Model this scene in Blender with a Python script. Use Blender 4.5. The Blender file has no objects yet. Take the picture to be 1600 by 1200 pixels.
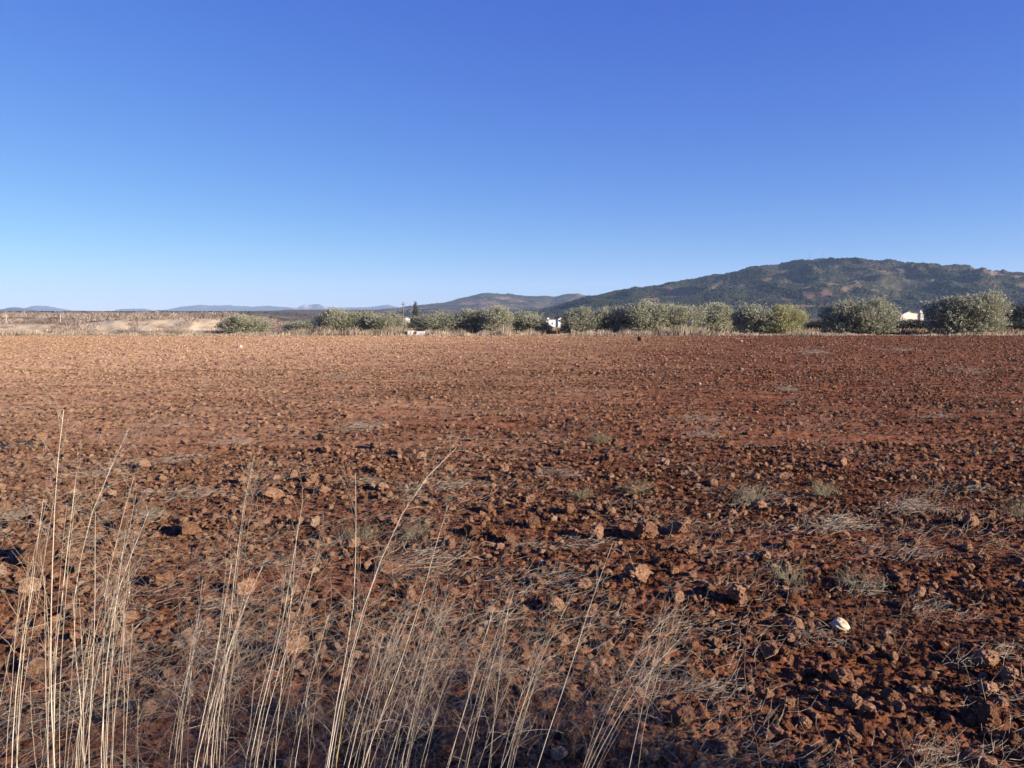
import bpy, math, random
import numpy as np
from mathutils import Vector, Matrix

random.seed(7)
RNG = np.random.default_rng(11)
SC = bpy.context.scene
COL = SC.collection

# ------------------------------------------------------------------ camera
CAM_H = 1.6
F = 1232.0                       # focal length in pixels of the 1600 px wide photograph
TANP = 112.0 / F                 # horizon sits at row 488
PITCH = math.atan(TANP)
cam = bpy.data.cameras.new("camera")
cam.sensor_width = 36.0
cam.lens = 36.0 * F / 1600.0
cam.clip_start = 0.05
cam.clip_end = 60000.0
cam_o = bpy.data.objects.new("camera", cam)
COL.objects.link(cam_o)
cam_o.location = (0, 0, CAM_H)
cam_o.rotation_euler = (math.pi / 2 - PITCH, 0, 0)
SC.camera = cam_o

# ------------------------------------------------------------------ light
SUN_EL = math.radians(15.5)
SUN_AZ = math.radians(114.0)     # clockwise from +Y: low sun to the right, a little behind the camera
world = bpy.data.worlds.new("World")
SC.world = world
world.use_nodes = True
wn = world.node_tree
wn.nodes.clear()
sky = wn.nodes.new("ShaderNodeTexSky")
sky.sky_type = 'NISHITA'
sky.sun_disc = False
sky.sun_elevation = SUN_EL
sky.sun_rotation = SUN_AZ
sky.altitude = 600
sky.air_density = 0.80
sky.dust_density = 0.05
sky.ozone_density = 7.2
bg = wn.nodes.new("ShaderNodeBackground")
bg.inputs[1].default_value = 0.08
wo = wn.nodes.new("ShaderNodeOutputWorld")
tint = wn.nodes.new("ShaderNodeMix"); tint.data_type = 'RGBA'; tint.blend_type = 'MULTIPLY'
tint.inputs[0].default_value = 1.0; tint.inputs[7].default_value = (0.97, 0.87, 1.0, 1)
wn.links.new(sky.outputs[0], tint.inputs[6]); # deeper blue overhead, paler towards the horizon
ssep = wn.nodes.new("ShaderNodeSeparateColor"); scmb = wn.nodes.new("ShaderNodeCombineColor")
wn.links.new(tint.outputs[2], ssep.inputs[0])
for ch, (ex, co_) in enumerate(((1.318, 0.80), (1.12, 0.735), (0.457, 1.88))):
    pw = wn.nodes.new("ShaderNodeMath"); pw.operation = 'POWER'; pw.inputs[1].default_value = ex
    ml = wn.nodes.new("ShaderNodeMath"); ml.operation = 'MULTIPLY'; ml.inputs[1].default_value = co_
    wn.links.new(ssep.outputs[ch], pw.inputs[0]); wn.links.new(pw.outputs[0], ml.inputs[0]); wn.links.new(ml.outputs[0], scmb.inputs[ch])
wn.links.new(scmb.outputs[0], bg.inputs[0])
wn.links.new(bg.outputs[0], wo.inputs[0])

sun = bpy.data.lights.new("sun", 'SUN')
sun.energy = 5.0
sun.angle = math.radians(0.53)
sun.color = (1.0, 0.87, 0.72)
sun_o = bpy.data.objects.new("sun", sun)
COL.objects.link(sun_o)
SUNV = Vector((math.sin(SUN_AZ) * math.cos(SUN_EL), math.cos(SUN_AZ) * math.cos(SUN_EL), math.sin(SUN_EL)))
sun_o.rotation_euler = SUNV.to_track_quat('Z', 'Y').to_euler()
sun_o.location = (30, -20, 20)

SC.view_settings.view_transform = 'Standard'
SC.view_settings.look = 'None'
SC.view_settings.exposure = 1.345
SC.view_settings.gamma = 1.0
SC.view_settings.use_curve_mapping = False
SC.render.engine = 'CYCLES'
SC.cycles.use_denoising = True
SC.cycles.max_bounces = 5
SC.cycles.diffuse_bounces = 3
SC.cycles.volume_bounces = 1
SC.cycles.transparent_max_bounces = 8

# ------------------------------------------------------------------ helpers
def P(px, py, y):
    """point of the place that stands at depth y on the sight line of photograph pixel (px, py)"""
    u = (px - 800) / F
    v = (600 - py) / F
    c, s = math.cos(PITCH), math.sin(PITCH)
    dx, dy, dz = u, c + v * s, -s + v * c
    t = y / dy
    return np.array((dx * t, y, CAM_H + dz * t))

def ground_at(px, py, h=0.0):
    """where the sight line of a pixel meets the flat field"""
    u = (px - 800) / F
    v = (600 - py) / F
    c, s = math.cos(PITCH), math.sin(PITCH)
    dx, dy, dz = u, c + v * s, -s + v * c
    t = (h - CAM_H) / dz
    return dx * t, dy * t

def _hash(ix, iy, seed):
    n = (ix.astype(np.int64) * 374761393 + iy.astype(np.int64) * 668265263 + seed * 974711) & 0xffffffff
    n = ((n ^ (n >> 13)) * 1274126177) & 0xffffffff
    return (n ^ (n >> 16)) & 0xffffffff

def perlin(x, y, seed=0):
    x = np.asarray(x, float); y = np.asarray(y, float)
    x0 = np.floor(x); y0 = np.floor(y)
    fx = x - x0; fy = y - y0
    u = fx * fx * fx * (fx * (fx * 6 - 15) + 10)
    v = fy * fy * fy * (fy * (fy * 6 - 15) + 10)
    def g(ix, iy, dx, dy):
        a = _hash(ix, iy, seed) * (2 * math.pi / 4294967296.0)
        return np.cos(a) * dx + np.sin(a) * dy
    n00 = g(x0, y0, fx, fy); n10 = g(x0 + 1, y0, fx - 1, fy)
    n01 = g(x0, y0 + 1, fx, fy - 1); n11 = g(x0 + 1, y0 + 1, fx - 1, fy - 1)
    return 1.4 * ((n00 * (1 - u) + n10 * u) * (1 - v) + (n01 * (1 - u) + n11 * u) * v)

def fbm(x, y, octs=4, seed=0, gain=0.5):
    s = 0; a = 1.0; t = 0
    for i in range(octs):
        s = s + a * perlin(x * 2 ** i + 17.3 * i, y * 2 ** i - 9.1 * i, seed + i)
        t += a; a *= gain
    return s / t * 1.3

def ridged(x, y, octs=4, seed=0, gain=0.5):
    s = 0; a = 1.0; t = 0
    for i in range(octs):
        n = 1 - np.abs(perlin(x * 2 ** i + 5.3 * i, y * 2 ** i + 3.7 * i, seed + i))
        s = s + a * n * n; t += a; a *= gain
    return s / t

def sstep(a, b, x):
    t = np.clip((np.asarray(x, float) - a) / (b - a), 0, 1)
    return t * t * (3 - 2 * t)

def mesh_np(name, verts, quads=None, tris=None, mat=None, parent=None, smooth=False, attrs=None):
    me = bpy.data.meshes.new(name)
    verts = np.asarray(verts, np.float32).reshape(-1, 3)
    nq = 0 if quads is None else len(quads)
    nt = 0 if tris is None else len(tris)
    me.vertices.add(len(verts)); me.vertices.foreach_set("co", verts.ravel())
    me.loops.add(nq * 4 + nt * 3); me.polygons.add(nq + nt)
    li = []
    if nq: li.append(np.asarray(quads, np.int32).ravel())
    if nt: li.append(np.asarray(tris, np.int32).ravel())
    if li: me.loops.foreach_set("vertex_index", np.concatenate(li))
    starts = np.concatenate([np.arange(nq) * 4, nq * 4 + np.arange(nt) * 3]).astype(np.int32)
    if nq + nt:
        me.polygons.foreach_set("loop_start", starts)
        me.polygons.foreach_set("use_smooth", np.full(nq + nt, smooth))
    if attrs:
        for k, (ty, arr) in attrs.items():
            a = me.attributes.new(k, ty, 'POINT')
            key = 'vector' if ty == 'FLOAT_VECTOR' else ('color' if ty == 'FLOAT_COLOR' else 'value')
            a.data.foreach_set(key, np.asarray(arr).ravel())
    me.update(calc_edges=True)
    me.validate()
    if mat: me.materials.append(mat)
    o = bpy.data.objects.new(name, me)
    COL.objects.link(o)
    if parent: o.parent = parent
    return o

def tag(o, label=None, cat=None, group=None, kind=None):
    if label: o["label"] = label
    if cat: o["category"] = cat
    if group: o["group"] = group
    if kind: o["kind"] = kind
    return o

def empty(name, loc, rz=0.0):
    o = bpy.data.objects.new(name, None)
    o.empty_display_size = 0.2
    o.location = loc; o.rotation_euler = (0, 0, rz)
    COL.objects.link(o)
    return o

def grid_quads(nr, nc):
    i = np.arange(nr - 1)[:, None] * nc + np.arange(nc - 1)[None, :]
    return np.stack([i, i + 1, i + nc + 1, i + nc], -1).reshape(-1, 4)

class MB:
    """collects simple solids into one mesh"""
    def __init__(s): s.v = []; s.q = []; s.t = []; s.n = 0
    def box(s, x0, x1, y0, y1, z0, z1):
        v = [(x0,y0,z0),(x1,y0,z0),(x1,y1,z0),(x0,y1,z0),(x0,y0,z1),(x1,y0,z1),(x1,y1,z1),(x0,y1,z1)]
        n = s.n
        s.v += v; s.n += 8
        s.q += [[n+a for a in f] for f in ((0,3,2,1),(4,5,6,7),(0,1,5,4),(1,2,6,5),(2,3,7,6),(3,0,4,7))]
        return s
    def prism(s, prof, y0, y1):
        """profile in x,z extruded along y (convex or nearly)"""
        m = len(prof); n = s.n
        s.v += [(x, y0, z) for x, z in prof] + [(x, y1, z) for x, z in prof]; s.n += 2 * m
        for i in range(m):
            j = (i + 1) % m
            s.q.append([n+i, n+j, n+m+j, n+m+i])
        for i in range(1, m - 1):
            s.t.append([n, n+i, n+i+1]); s.t.append([n+m, n+m+i+1, n+m+i])
        return s
    def tube(s, pts, rad, k=5):
        v, q = tube_arrays(np.asarray(pts, float), rad, k)
        s.v += [tuple(a) for a in v]; s.q += [[s.n + b for b in a] for a in q]; s.n += len(v)
        return s
    def build(s, name, mat, parent=None, smooth=False):
        return mesh_np(name, s.v, s.q or None, s.t or None, mat, parent, smooth)

def tube_arrays(pts, rad, k=4):
    n = len(pts)
    rad = np.broadcast_to(np.asarray(rad, float), (n,))
    d = np.gradient(pts, axis=0)
    d /= np.linalg.norm(d, axis=1)[:, None] + 1e-9
    ref = np.array((0.0, 1.0, 0.02))
    a = np.cross(d, ref); a /= np.linalg.norm(a, axis=1)[:, None] + 1e-9
    b = np.cross(d, a)
    ang = np.arange(k) * 2 * math.pi / k
    ring = np.cos(ang)[None, :, None] * a[:, None, :] + np.sin(ang)[None, :, None] * b[:, None, :]
    v = (pts[:, None, :] + ring * rad[:, None, None]).reshape(-1, 3)
    i = np.arange(n - 1)[:, None] * k + np.arange(k)[None, :]
    j = np.arange(n - 1)[:, None] * k + (np.arange(k)[None, :] + 1) % k
    q = np.stack([i, j, j + k, i + k], -1).reshape(-1, 4)
    return v, q

class Strands:
    """many thin curved three-sided strands joined in one mesh"""
    def __init__(s): s.v = []; s.q = []; s.n = 0
    def add(s, pts, r0, r1=None, k=3):
        pts = np.asarray(pts, float)
        r = np.linspace(r0, r0 * 0.4 if r1 is None else r1, len(pts))
        v, q = tube_arrays(pts, r, k)
        s.v.append(v); s.q.append(q + s.n); s.n += len(v)
    def build(s, name, mat, parent=None):
        return mesh_np(name, np.concatenate(s.v), np.concatenate(s.q), None, mat, parent, True)

def wiggle(start, direction, length, n=6, curl=0.35, droop=0.0, rng=RNG):
    d = np.array(direction, float); d /= np.linalg.norm(d) + 1e-9
    p = np.array(start, float); out = [p.copy()]
    drift = rng.normal(0, curl, 3)
    for i in range(n):
        d = d + drift / n + rng.normal(0, curl * 0.3, 3) / n + np.array((0, 0, -droop)) / n
        d /= np.linalg.norm(d) + 1e-9
        p = p + d * length / n
        out.append(p.copy())
    return np.array(out)

# ------------------------------------------------------------------ materials
def lin(r, g, b): return (r, g, b, 1.0)

ALB = 0.78                       # one albedo level for every surface
class Mat:
    def __init__(s, name, rough=0.9, spec=0.2):
        s.m = bpy.data.materials.new(name); s.m.use_nodes = True
        s.t = s.m.node_tree; s.t.nodes.clear()
        s.out = s.t.nodes.new("ShaderNodeOutputMaterial")
        s.b = s.t.nodes.new("ShaderNodeBsdfPrincipled")
        s.t.links.new(s.b.outputs[0], s.out.inputs[0])
        s.b.inputs["Roughness"].default_value = rough
        s.b.inputs["Specular IOR Level"].default_value = spec
    def n(s, ty, **kw):
        nd = s.t.nodes.new(ty)
        for k, v in kw.items(): setattr(nd, k, v)
        return nd
    def l(s, a, b): s.t.links.new(a, b)
    def coord(s, scale=(1, 1, 1), obj=False):
        if obj:
            g = s.n("ShaderNodeTexCoord"); src = g.outputs["Object"]
        else:
            g = s.n("ShaderNodeNewGeometry"); src = g.outputs["Position"]
        mp = s.n("ShaderNodeMapping"); mp.inputs["Scale"].default_value = scale
        s.l(src, mp.inputs[0])
        return mp.outputs[0]
    def noise(s, co, scale, detail=4, rough=0.55, dist=0.0):
        nd = s.n("ShaderNodeTexNoise")
        nd.inputs["Scale"].default_value = scale
        nd.inputs["Detail"].default_value = detail
        nd.inputs["Roughness"].default_value = rough
        nd.inputs["Distortion"].default_value = dist
        s.l(co, nd.inputs["Vector"])
        return nd.outputs[0]
    def ramp(s, fac, stops):
        r = s.n("ShaderNodeValToRGB")
        e = r.color_ramp.elements
        while len(e) < len(stops): e.new(0.5)
        for i, (p, c) in enumerate(stops):
            e[i].position = p
            e[i].color = c if len(c) == 4 else (*c, 1)
        s.l(fac, r.inputs[0])
        return r.outputs[0]
    def mix(s, fac, a, b, mode='MIX'):
        m = s.n("ShaderNodeMix", data_type='RGBA', blend_type=mode)
        for sock, val in ((m.inputs[0], fac), (m.inputs[6], a), (m.inputs[7], b)):
            if isinstance(val, bpy.types.NodeSocket): s.l(val, sock)
            elif isinstance(val, (int, float)): sock.default_value = val
            else: sock.default_value = val if len(val) == 4 else (*val, 1)
        return m.outputs[2]
    def attr(s, name):
        a = s.n("ShaderNodeAttribute"); a.attribute_name = name
        return a.outputs["Fac"]
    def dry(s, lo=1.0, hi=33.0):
        """0 to 1: share of drier soil colour, front-lit brightness painted in far left"""
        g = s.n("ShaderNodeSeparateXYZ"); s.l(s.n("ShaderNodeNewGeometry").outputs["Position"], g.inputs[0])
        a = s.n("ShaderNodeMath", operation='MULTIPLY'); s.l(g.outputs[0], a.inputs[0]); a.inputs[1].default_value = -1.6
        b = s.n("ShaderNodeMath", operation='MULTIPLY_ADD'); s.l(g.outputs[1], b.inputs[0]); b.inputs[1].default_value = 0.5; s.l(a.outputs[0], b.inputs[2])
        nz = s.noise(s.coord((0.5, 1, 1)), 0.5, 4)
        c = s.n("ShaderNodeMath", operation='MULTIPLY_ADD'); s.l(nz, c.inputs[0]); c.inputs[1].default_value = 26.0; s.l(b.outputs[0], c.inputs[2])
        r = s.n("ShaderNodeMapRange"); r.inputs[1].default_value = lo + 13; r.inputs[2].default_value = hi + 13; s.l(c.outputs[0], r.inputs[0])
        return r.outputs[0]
    def rnd(s): return s.n("ShaderNodeObjectInfo").outputs["Random"]
    def bump(s, h, strength=0.5, dist=0.02, prev=None):
        b = s.n("ShaderNodeBump")
        b.inputs["Strength"].default_value = strength; b.inputs["Distance"].default_value = dist
        s.l(h, b.inputs["Height"])
        if prev is not None: s.l(prev, b.inputs["Normal"])
        return b.outputs[0]
    def color(s, c):
        s.l(s.mix(1.0, c, (ALB, ALB, ALB), 'MULTIPLY'), s.b.inputs["Base Color"])
        return s
    def normal(s, nrm): s.l(nrm, s.b.inputs["Normal"]); return s

SOIL_DARK = (0.120, 0.046, 0.022); SOIL_MID = (0.235, 0.092, 0.043); SOIL_PALE = (0.40, 0.185, 0.095)

m = Mat("ploughed_soil", 0.95, 0.1)
co = m.coord()
base = m.ramp(m.noise(co, 9.0, 6, 0.65), [(0.30, SOIL_DARK), (0.50, SOIL_MID), (0.72, SOIL_PALE)])
big = m.ramp(m.noise(m.coord((0.35, 1.0, 1)), 0.55, 3), [(0.35, (0.74, 0.70, 0.68)), (0.65, (1.18, 1.16, 1.15))])
c1 = m.mix(1.0, base, big, 'MULTIPLY')
grit = m.ramp(m.noise(co, 90.0, 3, 0.6), [(0.35, (0.72, 0.70, 0.68)), (0.68, (1.25, 1.25, 1.25))])
c2 = m.mix(1.0, c1, grit, 'MULTIPLY')
dry_lit = m.mix(1.0, m.ramp(m.noise(co, 6.0, 5, 0.65), [(0.3, (0.54, 0.295, 0.15)), (0.7, (0.95, 0.60, 0.34))]), grit, 'MULTIPLY')  # dry soil tone with front-lit brightness put into the colour
m.color(m.mix(m.dry(), c2, dry_lit))
nb = m.bump(m.noise(co, 45.0, 5, 0.7), 0.9, 0.012)
m.normal(m.bump(m.noise(co, 170.0, 3, 0.6), 0.6, 0.004, nb))
M_SOIL = m.m

m = Mat("earth_clod", 0.95, 0.08)
co = m.coord(obj=True)
base = m.ramp(m.noise(co, 3.0, 6, 0.7), [(0.30, (0.30, 0.128, 0.065)), (0.45, (0.58, 0.29, 0.162)), (0.64, (0.90, 0.55, 0.34))])
tint = m.ramp(m.rnd(), [(0.0, (0.50, 0.46, 0.46)), (0.40, (0.85, 0.82, 0.82)), (0.80, (1.22, 1.25, 1.28)), (0.96, (1.32, 1.40, 1.45)), (1.0, (1.4, 1.75, 2.0))])
cc = m.mix(1.0, base, tint, 'MULTIPLY')
m.color(m.mix(m.dry(), cc, m.mix(1.0, (0.96, 0.61, 0.35), tint, 'MULTIPLY')))  # clods take the same painted front-lit paleness towards the left
m.normal(m.bump(m.noise(co, 7.0, 6, 0.75), 1.0, 0.22))
M_CLOD = m.m

m = Mat("fine_crumbs", 0.95, 0.08)
co = m.coord(obj=True)
base = m.ramp(m.noise(co, 3.0, 5, 0.7), [(0.30, (0.14, 0.054, 0.026)), (0.50, (0.27, 0.108, 0.052)), (0.72, (0.44, 0.205, 0.108))])
cc = m.mix(1.0, base, tint2 := m.ramp(m.rnd(), [(0.0, (0.6, 0.58, 0.58)), (0.7, (1.05, 1.05, 1.05)), (0.95, (1.5, 1.6, 1.7)), (1.0, (2.0, 2.7, 3.4))]), 'MULTIPLY')
m.color(m.mix(m.dry(), cc, m.mix(1.0, (0.86, 0.54, 0.31), tint2, 'MULTIPLY')))  # crumbs carry the front-lit paleness in their colour too
m.normal(m.bump(m.noise(co, 7.0, 5, 0.75), 1.0, 0.22))
M_CRUMB = m.m

m = Mat("white_stone", 0.8, 0.2)
co = m.coord(obj=True)
m.color(m.ramp(m.noise(co, 2.2, 6, 0.65), [(0.34, (0.28, 0.18, 0.11)), (0.50, (0.56, 0.46, 0.32)), (0.7, (0.74, 0.67, 0.52))]))
m.normal(m.bump(m.noise(co, 5.0, 4, 0.6), 0.35, 0.06))
M_STONE = m.m

def straw_mat(name, a, b, rough=0.7, transl=0.0, scale=25):
    m = Mat(name, rough, 0.25)
    c = m.ramp(m.noise(m.coord(), scale, 2), [(0.3, a), (0.7, b)])
    m.color(c)
    return m.m
M_STALK = straw_mat("pale_stalk", (0.42, 0.35, 0.255), (0.68, 0.595, 0.46))
M_GREYSTRAW = straw_mat("grey_straw", (0.17, 0.14, 0.105), (0.54, 0.46, 0.355))
M_WISP = straw_mat("wispy_dry_grass", (0.25, 0.19, 0.135), (0.54, 0.44, 0.32))
M_YELLOW = straw_mat("yellow_stalk", (0.42, 0.30, 0.05), (0.60, 0.46, 0.10))
M_TWIG = straw_mat("brown_twig", (0.16, 0.085, 0.06), (0.30, 0.17, 0.12))
M_WEED = straw_mat("green_weed", (0.17, 0.155, 0.09), (0.36, 0.33, 0.21))
M_MARGIN = straw_mat("field_margin_grass", (0.21, 0.165, 0.12), (0.58, 0.47, 0.335), scale=0.8)
M_SCRUB = straw_mat("brown_scrub", (0.16, 0.125, 0.10), (0.50, 0.40, 0.31), scale=0.35)
M_DRYFIELD = straw_mat("dry_tawny_grass", (0.30, 0.20, 0.11), (0.48, 0.33, 0.19), scale=0.5)

def leaf_mat(name, c_dark, c_mid, c_light, yellow=0.0):
    m = Mat(name, 0.55, 0.35)
    co = m.coord()
    f = m.noise(co, 2.3, 3, 0.6)
    c = m.ramp(f, [(0.3, c_dark), (0.5, c_mid), (0.72, c_light)])
    c = m.mix(1.0, c, m.ramp(m.rnd(), [(0.0, (0.85, 0.88, 0.90)), (1.0, (1.12, 1.10, 1.02))]), 'MULTIPLY')
    geo = m.n("ShaderNodeNewGeometry")
    c = m.mix(geo.outputs["Backfacing"], c, tuple(min(1, x * 1.7 + 0.05) for x in c_mid))
    m.color(c)
    tr = m.n("ShaderNodeBsdfTranslucent"); m.l(c, tr.inputs[0])
    mx = m.n("ShaderNodeMixShader"); mx.inputs[0].default_value = 0.18
    m.l(m.b.outputs[0], mx.inputs[1]); m.l(tr.outputs[0], mx.inputs[2]); m.l(mx.outputs[0], m.out.inputs[0])
    return m.m
M_OLIVE = leaf_mat("olive_leaves", (0.19, 0.19, 0.13), (0.28, 0.28, 0.19), (0.40, 0.39, 0.275))
M_OLIVE_Y = leaf_mat("yellowing_olive_leaves", (0.17, 0.17, 0.085), (0.31, 0.30, 0.145), (0.46, 0.44, 0.235))
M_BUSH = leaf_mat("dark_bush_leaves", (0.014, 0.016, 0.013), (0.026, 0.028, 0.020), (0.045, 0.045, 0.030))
M_PINE = leaf_mat("conifer_needles", (0.05, 0.058, 0.038), (0.09, 0.10, 0.065), (0.14, 0.15, 0.10))

m = Mat("olive_bark", 0.9); m.color(m.ramp(m.noise(m.coord((1, 1, 0.3)), 14, 4), [(0.3, (0.06, 0.045, 0.035)), (0.7, (0.20, 0.16, 0.13))])); M_BARK = m.m

m = Mat("verge_and_far_ground", 0.95, 0.1)
co = m.coord()
c = m.ramp(m.noise(co, 0.35, 5, 0.6), [(0.3, (0.16, 0.075, 0.042)), (0.5, (0.25, 0.115, 0.062)), (0.7, (0.33, 0.19, 0.11))])
m.color(c); m.normal(m.bump(m.noise(co, 9.0, 5, 0.65), 0.7, 0.03)); M_VERGE = m.m

m = Mat("valley_ground", 0.95, 0.1)
co = m.coord()
dist = m.noise(m.coord((1, 1, 1)), 0.004, 2)
vor = m.n("ShaderNodeTexVoronoi"); vor.inputs["Scale"].default_value = 0.011
mpc = m.coord((1.0, 0.22, 1))
wob = m.n("ShaderNodeVectorMath", operation='ADD'); m.l(mpc, wob.inputs[0])
nz = m.n("ShaderNodeTexNoise"); nz.inputs["Scale"].default_value = 0.01; m.l(mpc, nz.inputs["Vector"])
sc = m.n("ShaderNodeVectorMath", operation='SCALE'); m.l(nz.outputs["Color"], sc.inputs[0]); sc.inputs["Scale"].default_value = 40
m.l(sc.outputs[0], wob.inputs[1]); m.l(wob.outputs[0], vor.inputs["Vector"])
sepc = m.n("ShaderNodeSeparateColor"); m.l(vor.outputs["Color"], sepc.inputs[0])
fields = m.ramp(sepc.outputs[0], [(0.0, (0.105, 0.090, 0.055)), (0.3, (0.18, 0.125, 0.080)), (0.55, (0.25, 0.165, 0.105)), (0.75, (0.15, 0.115, 0.072)), (0.93, (0.36, 0.27, 0.18))])
spk = m.ramp(m.noise(m.coord((1, 0.35, 1)), 0.12, 4, 0.7), [(0.42, (0.50, 0.52, 0.46)), (0.62, (1.15, 1.12, 1.1))])
farc = m.mix(1.0, fields, spk, 'MULTIPLY')
sand = m.ramp(m.noise(m.coord((1, 1, 2.2)), 0.9, 5, 0.62), [(0.34, (0.36, 0.23, 0.14)), (0.47, (0.66, 0.50, 0.31)), (0.65, (0.80, 0.66, 0.44))])
farc = m.mix(m.attr("sand"), farc, sand)
near = m.ramp(m.noise(co, 0.8, 5, 0.6), [(0.3, (0.14, 0.075, 0.045)), (0.55, (0.24, 0.135, 0.08)), (0.75, (0.36, 0.24, 0.15))])
farc = m.mix(m.attr("near"), farc, near)
m.color(farc); m.normal(m.bump(m.noise(co, 1.5, 5, 0.65), 0.6, 0.12)); M_VALLEY = m.m

def hill_mat(name, green, soil, bare, s1=0.006, bias=0.0):
    m = Mat(name, 0.95, 0.05)
    co = m.coord()
    g = m.ramp(m.noise(co, s1 * 4, 6, 0.7), [(0.38 + bias, soil), (0.52 + bias, green)])
    fine = m.ramp(m.noise(co, s1 * 14, 4, 0.7), [(0.35, (0.62, 0.62, 0.62)), (0.68, (1.25, 1.22, 1.18))])
    c = m.mix(1.0, g, fine, 'MULTIPLY')
    b2 = m.mix(1.0, m.ramp(m.noise(co, s1 * 9, 5, 0.65), [(0.3, tuple(x * 0.7 for x in bare)), (0.7, tuple(x * 1.15 for x in bare))]), fine, 'MULTIPLY')
    m.color(m.mix(m.attr("bare"), c, b2))
    m.normal(m.bump(m.noise(co, s1 * 9, 6, 0.7), 0.8, 6.0))
    return m.m
M_HILL = hill_mat("wooded_hill", (0.060, 0.063, 0.043), (0.155, 0.130, 0.096), (0.28, 0.185, 0.135), bias=-0.02)
M_MIDHILL = hill_mat("scrubby_hill", (0.060, 0.062, 0.042), (0.19, 0.145, 0.110), (0.34, 0.22, 0.155), s1=0.003, bias=0.03)
M_FAR = hill_mat("far_mountain", (0.11, 0.11, 0.105), (0.17, 0.155, 0.14), (0.60, 0.52, 0.44), s1=0.0012)
M_HTREE = leaf_mat("hillside_tree_leaves", (0.022, 0.028, 0.016), (0.044, 0.050, 0.029), (0.078, 0.082, 0.048))

def plain(name, c, rough=0.8, var=0.12, scale=1.5, metal=0.0):
    m = Mat(name, rough)
    m.color(m.ramp(m.noise(m.coord(), scale, 4), [(0.3, tuple(x * (1 - var) for x in c)), (0.7, tuple(min(1, x * (1 + var)) for x in c))]))
    m.b.inputs["Metallic"].default_value = metal
    return m.m
M_WHITE = plain("white_plaster", (0.90, 0.86, 0.79))
M_CREAM = plain("cream_plaster", (0.92, 0.84, 0.68), var=0.08)
M_ROOF = plain("terracotta_tiles", (0.32, 0.16, 0.10), scale=3)
M_PALEROOF = plain("pale_roofing", (0.60, 0.55, 0.48))
M_GLASS = plain("dark_window_glass", (0.03, 0.035, 0.045), 0.2)
M_DOOR = plain("brown_door", (0.12, 0.07, 0.04))
M_POLE = plain("weathered_pole_wood", (0.17, 0.14, 0.12), scale=6)
M_METAL = plain("grey_metal", (0.35, 0.35, 0.36), 0.5, metal=0.6)
M_BOX = plain("white_painted_box", (0.80, 0.79, 0.76), 0.6, 0.05)
M_POST = plain("pale_concrete_post", (0.62, 0.57, 0.50))
M_STUMP = plain("old_stump_wood", (0.17, 0.08, 0.055), 0.9, 0.3, 20)

# ------------------------------------------------------------------ field relief
def tex_mask(x, y):
    """where clods lie thick (1) and where the soil is smooth (0): bands along the ploughing"""
    b = fbm(x * 0.35, (y + 0.12 * x) * 1.15, 3, 71)
    return np.clip(0.60 + 0.95 * b, 0.2, 1)

def field_h(x, y):
    x = np.asarray(x, float); y = np.asarray(y, float)
    h = 0.035 * fbm(x * 0.5, y * 0.6, 3, 1)
    ph = (y + 0.12 * x) / 0.62 + 0.35 * fbm(x * 0.4, y * 0.4, 2, 5)
    h = h + 0.020 * np.sin(2 * math.pi * ph) * sstep(1.5, 3.0, y)
    r = 0.35 + 0.65 * tex_mask(x, y)
    h = h + r * (0.017 * (ridged(x * 3.6, y * 3.6, 3, 20) - 0.6) + 0.020 * fbm(x * 12, y * 12, 2, 33, 0.65) + 0.013 * fbm(x * 31, y * 31, 2, 35, 0.7))
    # raised lip where the field meets the margin, a shallow dip at the near verge
    h = h + 0.03 * sstep(50, 53, y)
    return h

# rows spaced by distance, columns fanning out
NR, NC = 760, 720
ys = [1.2]
k = (53.6 / 1.2)
ys = 1.2 * k ** (np.linspace(0, 1, NR))
tt = np.linspace(-1, 1, NC)
Y = np.repeat(ys[:, None], NC, 1)
X = tt[None, :] * (0.70 * Y + 2.0)
rag = 0.35 * perlin(X[-1] * 0.5, X[-1] * 0.0, 91)
Z = field_h(X, Y)
mesh_np("ploughed_field", np.stack([X, Y, Z], -1), grid_quads(NR, NC), mat=M_SOIL, smooth=True)
tag(bpy.data.objects["ploughed_field"], kind='structure')

# ground beyond the fan of detail, behind the camera and to the sides, one sheet
gx = np.linspace(-420, 420, 160); gy = np.linspace(-300, 53.3, 90)
GX, GY = np.meshgrid(gx, gy)
GZ = -0.14 + 0.05 * fbm(GX * 0.05, GY * 0.05, 3, 9)
o = mesh_np("surrounding_ground", np.stack([GX, GY, GZ], -1), grid_quads(90, 160), mat=M_VERGE, smooth=True)
tag(o, kind='structure')

# ------------------------------------------------------------------ valley terrain
def leftness(tx): return 1 - sstep(-0.36, -0.24, tx)

def bank_front(tx):
    return 66.5 + 0.7 * perlin(tx * 9, tx * 0 + .5, 3) + 0.35 * perlin(tx * 33, tx * 0 + .5, 4) + 0.22 * perlin(tx * 120, tx * 0 + .5, 6)

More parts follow.
